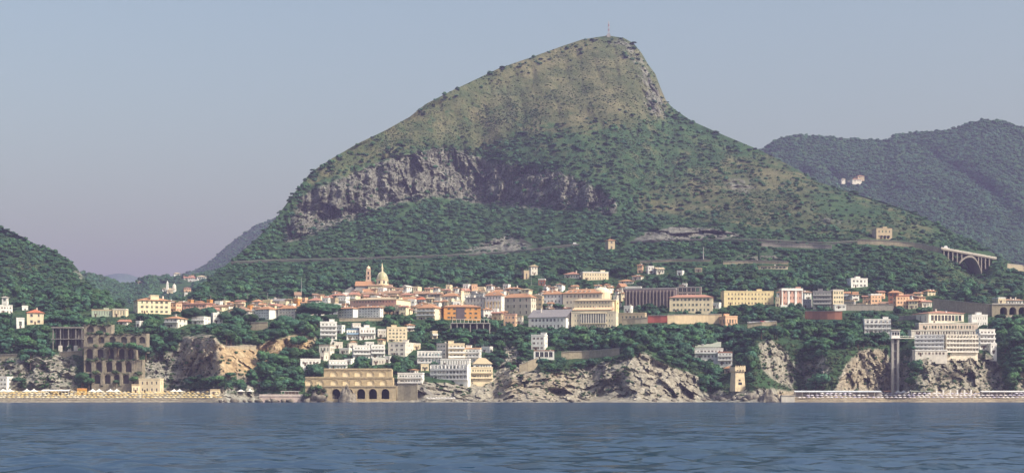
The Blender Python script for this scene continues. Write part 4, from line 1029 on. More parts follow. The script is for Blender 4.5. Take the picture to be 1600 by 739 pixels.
# sea-side houses
B('modern_terrace_villa','villa','white modern villa of three stepped terraces below the giant umbrella pine',498,526,531,504,WHITE,'flat',WHITE,yaw=-8,rs=.08,fl=4,nc=4,ns=1,bal='upper',chim=1,mark='the stepped white villa')
B('blue_rail_house',H_,'low white house with a blue balcony band on the slope',539,560,531,515,WHITE,'flat',S_BLUE,yaw=-14,rs=.08,fl=2,nc=4,bal='upper',balc=(.25,.38,.52),chim=0)
B('white_slope_house',H_,'white house beside the blue-banded one with roof plants',559,586,531,513,WHITE,'flat',WHITE,yaw=-14,rs=.08,fl=2,nc=5,bal='upper')
B('cream_seaside_block',AP,'cream four-storey block with dark windows above the teal awnings',603,636,534,513,CREAM,'flat',CREAM,yaw=-6,rs=.05,fl=4,nc=5,ns=1,rh=1.2,mark='the cream seaside block')
B('pale_seaside_block',AP,'pale flat-roofed block just below the cream four-storey one',606,648,556,536,OFFW,'flat',OFFW,yaw=14,rs=.35,fl=3,nc=3,ns=5,rh=.8)
B('white_villa_row',H_,'white two-storey house in the middle of the lower slope',549,578,561,541,WHITE,'flat',WHITE,yaw=-14,rs=.08,fl=3,nc=5,bal='upper',chim=0)
B('white_villa_row',H_,'white house with deep balconies beside a round tree',577,601,559,540,WHITE,'flat',WHITE,yaw=-14,rs=.08,fl=3,nc=4,bal='upper',chim=0)
B('white_lower_villa',H_,'low white house under the deep-balconied one',579,601,570,561,OFFW,'flat',WHITE,yaw=-14,rs=.08,fl=1,nc=4,chim=0)
B('stone_cottage',H_,'small stone cottage below the stepped white villa',498,520,552,540,OFFW,'flat',STONE,yaw=12,rs=.2,fl=1,nc=3,chim=0)
B('green_awning_house',H_,'white house with green awnings above the blind arches',511,542,577,564,WHITE,'flat',WHITE,yaw=-14,rs=.08,fl=2,nc=5,bal='upper',balc=S_WHITE,chim=0,shut=(.1,.35,.3),win='blind')
B('pergola_house',H_,'small white house with pergola next to the round hedge',466,500,571,562,WHITE,'flat',WHITE,yaw=-14,rs=.08,fl=1,nc=5,chim=0,dep=6)
B('white_beach_house',H_,'tall white house behind the first tents at the beach end',-2,15,610,590,WHITE,'flat',WHITE,yaw=14,rs=.25,fl=3,nc=2,ns=1,chim=0)
B('beach_house',H_,'cream two-storey house at the back of the yellow beach',216,252,614,593,CREAM,'flat',CREAM,yaw=6,rs=.05,fl=2,nc=4,ns=1,win='plain',chim=0,mark='the cream beach house')
B('beach_annex',H_,'low cream annex next to the cream beach house',203,217,614,602,CREAM,'flat',TAN,yaw=-14,rs=.08,fl=1,nc=2,chim=0,win='plain')
B('beach_hut','hut','flat tan hut at the far end of the yellow beach',325,343,617,610,CREAM,'flat',TAN,yaw=-14,rs=.08,fl=1,nc=3,chim=0,dep=6,found=2)
B('orange_beach_bar','hut','orange beach bar between the white marquee and the tents',117,135,616,608.5,(.62,.36,.08),'flat',ORANGE,yaw=-14,rs=.08,fl=1,nc=2,chim=0,dep=6,found=2)
B('arcade_bath_house','building','white two-storey bathing house with long balconies above a stone wall',621,662,599,584,WHITE,'flat',WHITE,yaw=6,rs=.04,fl=2,nc=8,ns=1,bal='all',chim=0,mark='the white bathing house')
# cliff hotel, centre
U_ho,_,_,_=B('cliff_hotel','hotel','white cliff hotel of many wings with a sunlit cream upper block',699,726,566,538,CREAM,'flat',CREAM,yaw=-6,rs=.05,fl=4,nc=4,ns=1,bal='upper',chim=1,mark='the cliff hotel')
B('hotel_upper_wing','hotel','shaded grey-white wing at the top of the cliff hotel',682,702,562,538,OFFW,'flat',OFFW,yaw=26,rs=.2,fl=4,nc=3,ns=1,chim=1,under=U_ho)
B('hotel_end_wing','hotel','small pale end wing of the cliff hotel with peach roof room',725,752,566,545,WHITE,'flat',PEACH,yaw=10,rs=.08,fl=3,nc=4,ns=1,bal='upper',under=U_ho)
B('teal_awning_wing','hotel','white terrace wing with teal awnings beside the cliff hotel',651,690,568,550,WHITE,'flat',WHITE,yaw=-4,rs=.02,fl=2,nc=7,bal='cells',shut=(.08,.36,.36),win='blind',chim=0)
B('hotel_terrace_row','hotel','thin white arcade row above the main cliff hotel block',688,735,572,562,WHITE,'flat',WHITE,yaw=4,rs=.03,fl=1,nc=10,frac=.6,chim=0,win='plain',under=U_ho)
B('hotel_main_block','hotel','long blue-white main block of the cliff hotel with columned balconies',672,735,594,571,WHITE,'flat',WHITE,yaw=20,rs=.06,fl=3,nc=10,ns=1,bal='cells',chim=0,frac=.62,under=U_ho)
B('hotel_sea_wing','hotel','cream sea wing of the cliff hotel on the bare rock',733,770,592,575,CREAM,'flat',CREAM,yaw=-8,rs=.06,fl=2,nc=8,ns=2,bal='all',balc=CREAM,chim=0,under=U_ho)
B('hotel_roof_pavilion','hotel','pale pavilion with tan pyramid roof on the sea wing',738,768,576,568,WHITE,'hip',TAN,yaw=-8,rs=.08,fl=1,nc=6,ns=1,rh=5,chim=0,under=U_ho)
# cliff-top house
e,w,d,H=B('cliff_house','house','white turret-like house on the cliff with dark ground-floor arches',830,856,547,525,WHITE,'flat',WHITE,yaw=14,rs=.2,fl=3,nc=3,ns=1,rh=1.2,mark='the white turret house'); U_cl=e
e,w,d,H=B('cliff_loggia','loggia','white loggia with dark bays in front of the turret-like house',834,866,562,548,WHITE,'flat',ROSE,yaw=0,fl=1,nc=4,frac=.6,ww=2.6,win='plain',dep=6,chim=0,rh=.5,under=U_cl)
# terraced houses above the watch tower
B('grey_roof_terrace','terrace house','terrace house with a grey monopitch roof above the watch tower',1088,1129,546,542,OFFW,'shed',(.34,.36,.30),yaw=8,rs=.1,fl=1,nc=8,rh=4,chim=0)
B('white_terrace_row','terrace house','white balconied terrace row among trees above the watch tower',1086,1132,560,545.5,WHITE,'flat',WHITE,yaw=8,rs=.05,fl=2,nc=7,bal='upper',chim=0,mark='the white terrace row')
B('white_terrace_step','terrace house','white stepped terrace house lowest of the row over the watch tower',1122,1146,570,551,WHITE,'flat',ROSE,yaw=8,rs=.08,fl=3,nc=4,bal='upper',chim=0)
B('tower_lodge',H_,'lodge with an orange roof joined to the watch tower',1132,1150,584,575,TAN,'hip',TERRA,yaw=14,rs=.3,fl=1,nc=2,rh=2,chim=0,dY=6,found=8)
# eastern hotels
B('white_balcony_hotel','hotel','small white hotel with three rows of balconies near the lift tower',1351,1393,522,500,WHITE,'flat',WHITE,yaw=4,rs=.03,fl=3,nc=6,bal='cells',chim=1,mark='the small white hotel')
U_gh,_,_,_=B('grand_hotel','hotel','grand white terraced hotel with a row of big arched windows on top',1438,1510,506,488.5,(.82,.74,.60),'hip',ROSE,yaw=-14,rs=.18,fl=1,nc=9,ns=3,rh=2.6,frac=.5,ww=2.6,win='plain',mark='the grand hotel')
B('grand_hotel_terrace','hotel','pinkish terrace storey in the middle of the grand hotel',1433,1530,516,506,(.68,.56,.46),'flat',OFFW,yaw=-4,rs=.03,fl=1,nc=18,ns=1,chim=0,frac=.45,under=U_gh)
B('grand_hotel_gallery','hotel','shadowed gallery storey above the grand hotel balconies',1424,1530,525,517,OFFW,'flat',OFFW,yaw=0,fl=1,nc=22,chim=0,frac=.6,dep=10,under=U_gh)
B('grand_hotel_west_block','hotel','shaded western balcony block of the grand hotel',1432,1478,549,524,WHITE,'flat',WHITE,yaw=16,rs=.04,fl=4,nc=7,ns=1,bal='cells',chim=0,under=U_gh)
B('grand_hotel_east_block','hotel','sunlit eastern balcony block of the grand hotel',1476,1530,551,524,(.80,.72,.58),'flat',OFFW,yaw=-8,rs=.04,fl=4,nc=10,ns=1,bal='cells',balc=(.80,.75,.66),chim=0,under=U_gh)
B('grand_hotel_stepped_end','hotel','stepped white end of the grand hotel among small trees',1528,1556,545,516,WHITE,'flat',WHITE,yaw=-10,rs=.08,fl=4,nc=4,ns=1,bal='upper',chim=0,under=U_gh)
B('grand_hotel_annex','hotel','white annex with blue arches behind the grand hotel roof',1517,1544,510,493,WHITE,'flat',WHITE,yaw=-6,rs=.06,fl=2,nc=6,ns=1,win='hood',chim=1)
B('grand_hotel_base','hotel','white garden basement under the western balcony block',1430,1480,556,548,OFFW,'flat',WHITE,yaw=0,fl=1,nc=8,chim=0,dep=8,dY=-4,under=U_gh)
# far village in the valley
def far_house(label, x0, x1, yb, yt, wall, roof, rc, dep_, **k):
    Y = float(dep_(np.array([(x0+x1)/2]), np.array([yb]))[0])
    return B('village_house', H_, label, x0, x1, yb, yt, wall, roof, rc, Y=Y, group='houses of the far village', **k)
far_house('white house at the upper end of the far valley village',268,281,432,427,WHITE,'hip',TAN,VH[0],yaw=-12,rs=.3,fl=2,nc=3,chim=0)
far_house('long low house with a rose roof in the far valley village',283,304,437,434,OFFW,'gable',ROSE,VH[0],yaw=-8,rs=.2,fl=1,nc=5,chim=0)
far_house('white flat house at the eastern end of the far valley village',304,322,437,432,WHITE,'hip',TAN,VH[0],yaw=-8,rs=.2,fl=1,nc=4,chim=0)
far_house('pale long wall house below the rose roof in the far village',292,310,440,437.5,WHITE,'flat',WHITE,VH[0],yaw=-4,rs=.1,fl=1,nc=5,chim=0)
far_house('pink house below the far village church',283,298,456,450,PEACH,'hip',ROSE,VH[0],yaw=-14,rs=.3,fl=2,nc=3,chim=0)
far_house('small white house lowest under the far village church',286,293,463,458,WHITE,'flat',WHITE,VH[0],yaw=-14,rs=.3,fl=1,nc=2,chim=0)
far_house('white house leaning against the far village church',250,262,455,451,WHITE,'hip',TAN,VH[0],yaw=-14,rs=.3,fl=1,nc=3,chim=0)
far_house('cream nave-like house beside the far village bell tower',257,270,459,453,CREAM,'hip',TAN,VH[0],yaw=-14,rs=.3,fl=1,nc=3,chim=0)
far_house('pale house standing between the far village and the crest',213,222,444,440,TAN,'hip',TAN,VH[0],yaw=-14,rs=.3,fl=1,nc=2,chim=0)
def far_house2(label, x0, x1, yb, yt, wall, rc):
    Y = float(RH[0](np.array([(x0+x1)/2]), np.array([yb]))[0])-16
    B('hill_hamlet_house', H_, label, x0, x1, yb, yt, wall, 'hip', rc, Y=Y, yaw=-12, rs=.25, fl=1, nc=4, chim=0, group='houses of the hill hamlet')
far_house2('orange-roofed long house in the hamlet on the far hill',1327,1347,283.5,280,OFFW,TERRA)
far_house2('upper house with red roof in the hamlet on the far hill',1337,1351,278,275,TAN,TERRA)
far_house2('tiny white house apart from the red roofs of the hill hamlet',1313,1321,283,279.5,OFFW,TAN)

# close-packed houses between the landmarks
B('peach_corner_house',H_,'peach corner house at the end of the sunlit tan terrace wall',1127,1153,509,495,PEACH,'flat',PEACH,yaw=-14,rs=.25,fl=1,nc=4,ns=2)
FILL=[(347,362,483,477,OFFW,'shed',BROWN),(362,381,481,474.5,TAN,'hip',BROWN),(402,415,482,476,CREAM,'gable',TERRA),(428,441,474,467.5,OFFW,'hip',TERRA),(436,450,480,472,CREAM,'flat',CREAM),(449,461,483,476,WHITE,'flat',WHITE),
 (484,499,481,473.5,WHITE,'flat',WHITE),(505,518,471,464.5,CREAM,'gable',ROSE),(519,531,463,456,OFFW,'hip',TERRA),(533,546,466,458.5,WHITE,'flat',WHITE),(606,622,470,461.5,CREAM,'hip',BROWN),(640,653,467,458.5,WHITE,'hip',BROWN),(654,667,463,456.5,CREAM,'gable',TERRA),
 (668,680,467,458.5,WHITE,'hip',TERRA),(680,692,466,457.5,CREAM,'flat',CREAM),(676,690,480,471,WHITE,'hip',TERRA),(704,719,482,472.5,WHITE,'flat',WHITE),(711,722,468,459.5,OFFW,'hip',TERRA),(721,735,472,461,WHITE,'flat',OFFW),(724,736,482,472,CREAM,'flat',CREAM),
 (743,758,461,454.5,OFFW,'hip',TERRA),(751,766,467,456.5,CREAM,'flat',CREAM),(757,769,482,468,WHITE,'flat',WHITE),(770,786,456,450,WHITE,'hip',TERRA),(833,846,471,460.5,CREAM,'hip',TAN),(842,857,464,455.5,WHITE,'hip',TERRA),(856,873,462,454.5,OFFW,'hip',TERRA),(806,818,506,495,OFFW,'flat',TAN),
 (524,538,521,509.5,WHITE,'flat',WHITE),(586,603,527,516,OFFW,'flat',WHITE),(530,549,553,545.5,OFFW,'flat',WHITE),(601,612,567,558,WHITE,'flat',WHITE),(642,657,546,538,CREAM,'flat',OFFW),(655,670,579,570.5,CREAM,'flat',CREAM),(640,653,585,577.5,OFFW,'hip',TERRA),(538,552,569,562,WHITE,'flat',WHITE),
 (1212,1221,479,466,CREAM,'flat',CREAM),(1255,1271,481,469,GREY,'flat',GREY),(1319,1340,479,470.5,GREY,'flat',TAN),(1340,1358,481,475,OFFW,'flat',TAN),(1376,1392,482,474,OFFW,'gable',BROWN),(1098,1116,476,468.5,TAN,'flat',TAN),(1112,1128,482,474,WHITE,'flat',WHITE),
 (752,770,551,543,WHITE,'flat',WHITE),(1545,1558,552,538,WHITE,'flat',WHITE),(1556,1572,474,466,CREAM,'flat',WHITE),(988,1006,437,431,OFFW,'hip',TERRA),(1058,1070,430,424,WHITE,'flat',WHITE)]
CN={CREAM:'cream',WHITE:'white',OFFW:'off-white',TAN:'tan',GREY:'grey'}; RN={'flat':'flat-roofed','hip':'hip-roofed','gable':'gabled','shed':'lean-to'}
_fl=[]
for q in FILL:
    x0,x1,yb,yt,wc,rk_,rc=q; rr=random.Random(int(x0*7))
    e,_,_,_=B('town_house',H_,'x',x0,x1,yb,yt,wc,rk_,rc,yaw=rr.choice([12,16,20,24,-10]),rs=rr.uniform(.15,.35),fl=max(1,round((yb-yt)*.5/3.1)),nc=max(2,int((x1-x0)*.5/2.6)),ns=1,win=rr.choice(['shutter','plain','blind']))
    e['_q']=1; _fl.append((e,(x0+x1)/2,(yb+yt)/2,'%s %s house'%(CN[wc],RN[rk_])))
FILLERS=_fl
hand=np.array(KEEP); auto=[]
rf=random.Random(321)
def overlap(a,b): return max(0,min(a[1],b[1])-max(a[0],b[0]))*max(0,min(a[3],b[3])-max(a[2],b[2]))
def try_fill(n,xr,yfun,ws,hs,walls,roofs,lim=.12,yaws=(10,14,18,22,26,-8,-14)):
    got=0
    for _ in range(n*160):
        if got>=n: break
        px=rf.uniform(*xr); a,b=yfun(px); yb=rf.uniform(a,b); w=rf.uniform(*ws); h=rf.uniform(*hs)
        r=(px-w/2,px+w/2,yb-h,yb); ok=True; hid=0
        for q in KEEP:
            o=overlap(r,(q[0]+1,q[1]-1,q[2],q[3]-3))
            if o<=0: continue
            qb=q[3]-3; area=(q[1]-q[0]-2)*max(qb-q[2],1)
            if qb>=yb: hid+=o
            elif o>lim*area: ok=False; break
            if abs(qb-yb)<1.6 and o>.15*w*h: ok=False; break
        if not ok or hid>.7*w*h: continue
        wc=rf.choice(walls); rk_,rc=rf.choice(roofs)
        if rk_=='flat': rc=wc
        e,_,_,_=B('town_house',H_,'x',r[0],r[1],yb,yb-h,wc,rk_,rc,yaw=rf.choice(yaws),rs=rf.uniform(.15,.4),fl=max(1,round(h*.5/3.1)),nc=max(1,int(w*.5/2.7)),ns=1,win=rf.choice(['shutter','plain','blind','mix']),bal=rf.choice([None,None,'upper']))
        e['_q']=1; FILLERS.append((e,px,yb-h/2,'%s %s house'%(CN.get(wc,'peach'),RN[rk_]))); got+=1
TR=[('hip',TERRA),('hip',BROWN),('gable',TERRA),('gable',ROSE),('flat',None),('shed',BROWN),('flat',None)]
try_fill(85,(392,792),lambda x:(float(L_E(x)[0])+8,float(L_D(x)[0])-9),(9,19),(8,14),[CREAM,WHITE,OFFW,CREAM,PEACH,WHITE,TAN,CREAM],TR,.2)
try_fill(20,(834,975),lambda x:(455,492),(9,15),(8,12),[CREAM,WHITE,OFFW],TR)
try_fill(9,(505,690),lambda x:(516,574),(11,17),(8,12),[WHITE,OFFW,OFFW,CREAM],[('flat',None),('flat',None),('hip',TERRA)],.08,(-10,-16,-20,12))
try_fill(10,(1210,1440),lambda x:(466,486),(12,18),(9,12),[CREAM,WHITE,OFFW,PEACH],TR)
try_fill(12,(262,395),lambda x:(478,492),(9,16),(6,9),[CREAM,WHITE,PEACH],TR)
# ------------------------------------------------------------------ plants
LEAF_A = leaf_mat('foliage_broadleaf', (0.020, 0.066, 0.036), (0.068, 0.156, 0.070))
LEAF_P = leaf_mat('foliage_pine', (0.012, 0.046, 0.026), (0.044, 0.108, 0.050))
LEAF_S = leaf_mat('foliage_scrub', (0.036, 0.072, 0.034), (0.082, 0.124, 0.056))
BARK = flat_mat('bark', (0.09, 0.065, 0.045), 0.9, 0.1)

def ico(sub):
    bm = bmesh.new(); bmesh.ops.create_icosphere(bm, subdivisions=sub, radius=1.0)
    v = np.array([x.co[:] for x in bm.verts]); f = np.array([[y.index for y in x.verts] for x in bm.faces]); bm.free()
    return v, f
ICO1, ICO2 = ico(1), ico(2)

def crown_mesh(name, seed, kind, leaves, matl, lobes=9, leaf=0.15):
    g = np.random.default_rng(seed)
    V, T = [], []; n0 = 0
    cs = []
    if kind == 'round':
        for i in range(lobes):
            a = g.random()*6.283; rr = 0.62*math.sqrt(g.random()); z = 1.25+0.62*(g.random()-0.45)*(1.3-rr)
            cs.append((rr*math.cos(a), rr*math.sin(a), z, 0.34+0.18*g.random(), 0.85))
        cs.append((0, 0, 1.3, 0.55, 1.0))
    elif kind == 'pine':
        for i in range(lobes):
            a = g.random()*6.283; rr = 0.75*math.sqrt(g.random()); z = 1.28+0.36*(1-rr*rr)+0.08*g.random()
            cs.append((rr*math.cos(a), rr*math.sin(a), z, 0.26+0.14*g.random(), 0.62))
    elif kind == 'cypress':
        for i in range(lobes):
            t = (i+0.5)/lobes; z = 0.35+3.4*t; r = 0.42*(1-t)**0.6*(0.5+t if t < 0.3 else 1)+0.08
            cs.append((0.06*(g.random()-0.5), 0.06*(g.random()-0.5), z, r, 1.6))
    elif kind == 'shrub':
        for i in range(lobes):
            a = g.random()*6.283; rr = 0.62*math.sqrt(g.random())
            cs.append((rr*math.cos(a), rr*math.sin(a), 0.30+0.28*g.random()*(1.2-rr), 0.30+0.22*g.random(), 0.8))
    iv, it = ICO1 if leaves < 200 else ICO2
    for (x, y, z, r, sz) in cs:
        d = 1+0.28*(g.random(len(iv))-0.5)*2
        P = iv*d[:, None]*r*0.88; P[:, 2] *= sz; P += np.array([x, y, z])
        V.append(P); T.append(it+n0); n0 += len(P)
    C = np.array(cs)
    k = g.integers(0, len(C), leaves)
    dirs = g.normal(size=(leaves, 3)); dirs /= np.linalg.norm(dirs, axis=1)[:, None]
    ctr = C[k, :3]+dirs*C[k, 3:4]*np.stack([np.ones(leaves), np.ones(leaves), C[k, 4]], 1)*(0.9+0.35*g.random((leaves, 1)))
    u = g.normal(size=(leaves, 3)); u -= 0.6*dirs*(u*dirs).sum(1)[:, None]; u /= np.linalg.norm(u, axis=1)[:, None]
    w = np.cross(dirs, u)+0.3*g.normal(size=(leaves, 3))
    s = leaf*(0.6+0.8*g.random((leaves, 1)))
    L = np.stack([ctr+u*s, ctr-u*s*0.5+w*s*0.8, ctr-u*s*0.5-w*s*0.8], 1).reshape(-1, 3)
    V.append(L); T.append(np.arange(leaves*3).reshape(-1, 3)+n0)
    me = mesh_np(name, np.concatenate(V), None, np.concatenate(T))
    me.materials.append(matl)
    return me
def trunk_mesh(kind, seed):
    g = random.Random(seed); mb = MB()
    top = {'round': 1.2, 'pine': 1.45, 'cypress': 1.0}[kind]; r = 0.085 if kind != 'pine' else 0.06
    lean = g.uniform(-.12, .12)
    mb.tube([(0, 0, -1.2), (0, 0, 0), (lean*.5, 0.02, top*.5), (lean, 0, top)], [r*1.5, r*1.25, r, r*.6], 7)
    if kind != 'cypress':
        for j in range(5):
            a = j*1.3+g.random(); z = top*g.uniform(.5, .85)
            mb.tube([(lean*z/top, 0, z), (.3*math.cos(a), .3*math.sin(a), z+.22), (.58*math.cos(a), .58*math.sin(a), z+(.35 if kind == 'round' else .2))], [r*.6, r*.45, r*.2], 5)
    return mb.mesh('trunk', [BARK])
CROWN = {'round': [crown_mesh('crown', 100+i, 'round', 420, LEAF_A, 10) for i in range(4)],
         'pine': [crown_mesh('crown', 200+i, 'pine', 420, LEAF_P, 20, 0.12) for i in range(3)],
         'cypress': [crown_mesh('crown', 300, 'cypress', 420, LEAF_P, 12, 0.12)],
         'shrub': [crown_mesh('crown', 400+i, 'shrub', 150, LEAF_S, 6, 0.2) for i in range(3)]}
TRUNK = {k: trunk_mesh(k, 5) for k in ('round', 'pine', 'cypress')}
BIGPINE = crown_mesh('crown', 777, 'pine', 5000, LEAF_P, 70, 0.055)
BIGDOME = crown_mesh('crown', 779, 'round', 4500, LEAF_P, 46, 0.06)
BIGROUND = crown_mesh('crown', 778, 'round', 3000, LEAF_A, 26, 0.075)

# ------------------------------------------------------------------ walls, ruins, church, bridges
STONEM = paint((.34,.295,.21), var=.22, scale=.8, stain=.45, name='rough_stone')
STONEG = paint((.25,.235,.21), var=.22, scale=.8, stain=.45, name='grey_stone')
CONC = paint((.42,.40,.36), var=.12, stain=.35, name='concrete')

def frame_at(name, label, cat, px, py, Y, group=None):
    e = empty(name, at(px, py, Y)); tag(e, label, cat, group); return e
def loc(px, py, px0, py0, Y):
    """photograph offsets to local metres (x, z) at distance Y"""
    k = Y/F
    return (px-px0)*k, (py0-py)*k

def retaining_wall(label, pts, hpx, m, name='retaining_wall', thick=1.2, out=0.6, base=3.0, cat='wall', group=None, cope=True):
    """wall along photograph points (its foot), hpx tall"""
    P = []
    for (x0, y0), (x1, y1) in zip(pts[:-1], pts[1:]):
        n = max(1, int(abs(x1-x0)/10))
        for k in range(n): P.append((x0+(x1-x0)*k/n, y0+(y1-y0)*k/n))
    P.append(pts[-1])
    Ys = [depth(x, y)-out for x, y in P]
    Ys = [sum(Ys[max(0, i-1):i+2])/len(Ys[max(0, i-1):i+2]) for i in range(len(Ys))]
    o0 = at(P[len(P)//2][0], P[len(P)//2][1], Ys[len(P)//2])
    e = empty(name, o0); tag(e, label, cat, group)
    rings = []; rc = []
    for (x, y), Y in zip(P, Ys):
        b = at(x, y, Y)-o0; h = hpx*Y/F
        rings.append([(b.x, b.y, b.z-base), (b.x, b.y+.25, b.z+h), (b.x, b.y+thick, b.z+h), (b.x, b.y+thick, b.z-base)])
        rc.append([(b.x, b.y-.15, b.z+h+.004), (b.x, b.y-.15, b.z+h+.3), (b.x, b.y+thick+.1, b.z+h+.3), (b.x, b.y+thick+.1, b.z+h+.004)])
    mb = MB(); mb.loft(rings); mb.build('wall_body', m, e)
    if cope:
        mb = MB(); mb.loft(rc); mb.build('coping', CONC, e)
    for a_, b_ in zip(P[:-1], P[1:]): KEEP.append((a_[0], b_[0], min(a_[1], b_[1])-hpx, max(a_[1], b_[1])+2))
    return e
W_ = retaining_wall
W_('long pale retaining wall under the gardens of the columned hall', [(877,561),(920,559),(968,555)], 11, STONEM)
W_('stone wall stepping down below the turret-like white house', [(811,583),(840,572)], 13, STONEM)
W_('sunlit tan terrace wall below the cream rose-roofed house', [(1043,506),(1128,505)], 14, paint(TAN))
W_('faded red painted wall section on the terrace', [(1012,504),(1043,504)], 11, paint((.48,.13,.10)))
W_('tan garden wall running up to the red wall section', [(972,507),(1012,505)], 9, paint(STONE))
W_('red-brown brick wall under the grey balcony block', [(1258,499),(1316,499)], 13, paint(BRICK))
W_('low pale parapet wall where cars are parked', [(1168,511),(1214,508)], 6, STONEM)
W_('long stone retaining wall carrying the coast road', [(1458,484),(1500,488),(1552,493)], 17, STONEM)
W_('road wall beside the narrow pink house', [(1318,485),(1396,485)], 9, STONEG)
W_('low terrace wall on the western slope below the white annex', [(-20,560),(26,558)], 5, STONEM)
W_('pale terrace wall below the concrete frame ruin', [(92,556),(128,554)], 6, STONEM)
W_('stone parapet on top of the tan lit cliff', [(344,545),(400,544)], 4, STONEM)
W_('tan garden wall under the pale blue western block', [(392,515),(418,514)], 11, STONEM)
W_('grey motorway wall above the vineyard terraces', [(1190,385),(1240,387),(1300,389)], 6, STONEG)
W_('motorway wall between the arched villa and the arch bridge', [(1340,381),(1400,384),(1440,388),(1472,396)], 7, STONEM)
W_('pale terrace wall below the cypress', [(1130,413),(1180,411),(1232,413)], 4, STONEM)
W_('low stone terrace line across the vineyard slope', [(1000,411),(1060,408),(1110,409)], 3, STONEM)
W_('stone sea wall under the white bathing house', [(621,625),(652,625)], 26, STONEM, thick=3)
W_('garden wall beneath the white apartment block with dotted windows', [(530,502),(598,501)], 5, STONEM)
W_('stone bank wall under the modern hotel terraces', [(1400,500),(1436,499)], 6, STONEG)
W_('concrete landing wall at the start of the parasol beach', [(1221,626),(1242,626)], 8, CONC, thick=6, out=16)
W_('pale motorway wall beyond the arch bridge', [(1574,420),(1610,424),(1660,432)], 8, STONEM)
W_('field wall running up the rocky slope above the mountain road', [(812,374),(838,388)], 3, STONEM, cope=False)

# arcaded ruin: five storeys of arches against the cliff
RUIN = paint((.27,.24,.18), var=.3, scale=.7, stain=.6, name='ruin_stone')
def arcaded_ruin():
    x0, yb = 176, 600
    Yb = min(depth(x, 600) for x in (140, 160, 180, 200))-1.5
    e = frame_at('arcaded_ruin', 'derelict stone building of five storeys of arches built against the cliff', 'ruin', x0, yb, Yb)
    tiers = [((143,222), 601, 582, [151.5,168,182.5,196.5], 4.9, 599, 589.5), ((131,222), 582, 562, [137.5,154,170.5,185.5,200.5], 4.8, 581, 569.5), ((131,213), 562, 541.5, [139.5,156.5,173,190,204], 4.9, 561, 549.5),
             ((131,229), 541.5, 521, [140.5,158,175.5,193.5,208,222], 5.0, 536, 530.5), ((131,174), 521, 507, [141,160], 5.6, 519, 515)]
    for i, ((a, b), yb_, yt_, cs, hw, sl, sp) in enumerate(tiers):
        Y = Yb+i*3.2
        k = Y/F
        base = at(x0, yb, Yb)
        def q(px, py): return at(px, py, Y)-base
        mb = MB()
        A = [(q(c, 600).x, hw*k, q(c, sl).z, q(c, sp).z) for c in cs]
        yy = q(x0, yb_).y
        z0, z1 = q(x0, yb_).z, q(x0, yt_).z
        arch_wall(mb, q(a, 0).x, q(b, 0).x, z0-(4 if i == 0 else 0.5), z1, A, 2.6, y=yy)
        xa, xb = q(a, 0).x, q(b, 0).x
        mb.quad((xa, yy, z1), (xb, yy, z1), (xb, yy+9, z1+.3), (xa, yy+9, z1+.3))
        mb.quad((xb, yy, z0-4), (xb, yy+9, z0-4), (xb, yy+9, z1+.3), (xb, yy, z1)); mb.quad((xa, yy+9, z0-4), (xa, yy, z0-4), (xa, yy, z1), (xa, yy+9, z1+.3))
        t = mb.build('arcade_tier', RUIN, e)
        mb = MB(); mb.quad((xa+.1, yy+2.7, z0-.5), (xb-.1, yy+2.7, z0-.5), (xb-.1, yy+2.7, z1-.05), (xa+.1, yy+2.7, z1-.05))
        mb.build('inner_wall', paint((.12,.10,.10), name='arch_shade_wall') if i < 3 else STONEG, t)  # lower tiers: shade inside the arches put into a dark wall colour
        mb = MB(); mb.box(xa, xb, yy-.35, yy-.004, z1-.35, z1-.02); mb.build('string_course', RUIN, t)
        for j in range(len(cs)+1):
            cx = (cs[j-1]+cs[j])/2 if 0 < j < len(cs) else (cs[0]-8 if j == 0 else cs[-1]+8)
            if not (a+1 < cx < b-1) or i in (3, 4): continue
            mb = MB(); X = q(cx, 0).x; mb.box(X-.9, X+.9, yy-.7, yy-.006, z0-.3, z1-.4); mb.build('pier', RUIN, t)
        rv = random.Random(40+i)
        for j in range(16):
            x = rv.uniform(xa+1, xb-1); r = rv.uniform(.5, 2.0)
            cr = bpy.data.objects.new('creeper', CROWN['shrub'][j % 3]); cr.location = (x, yy-rv.uniform(-.2, .6), z1-rv.uniform(.2, 1.4)); cr.scale = (r*1.2, r*.7, r*rv.uniform(.8, 1.6)); link(cr, t)
        KEEP.append((a, b, yt_, yb_))
    MARKS.append((176, 560, 'the arcaded ruin'))
arcaded_ruin()

def frame_ruin():
    Y = min(depth(x, 545) for x in (82, 105, 128))-1
    e = frame_at('concrete_frame_ruin', 'bare concrete frame of an unfinished building with open bays', 'ruin', 105, 546, Y)
    k = Y/F
    for yo in (0, 7):
        for x in (83, 94.5, 107, 118.5, 128):
            mb = MB(); X = (x-105)*k; mb.box(X-.28, X+.28, yo-.28, yo+.28, -4, 33.5*k); mb.build('column', STONEG, e)
    for y, t in ((530, .5), (512.5, .9)):
        mb = MB(); z = (546-y)*k; mb.box(-24.5*k, 24.5*k, -.8, 8, z, z+t); mb.build('floor_slab', STONEG, e)
    for x in (95, 109, 119):
        mb = MB(); X = (x-105)*k; mb.box(X-1.2, X+1.2, -1.4, -.5, -3, 9*k*.7); mb.build('stub_wall', paint(OFFW), e)
    mb = MB(); mb.box(-24*k, 24*k, 8.2, 8.8, -4, 31*k); mb.build('back_wall', paint((.16,.14,.14), name='dark_wall'), e)  # plain dark grey wall behind the open bays
    KEEP.append((80, 130, 510, 548)); MARKS.append((105, 530, 'the concrete frame ruin'))
frame_ruin()

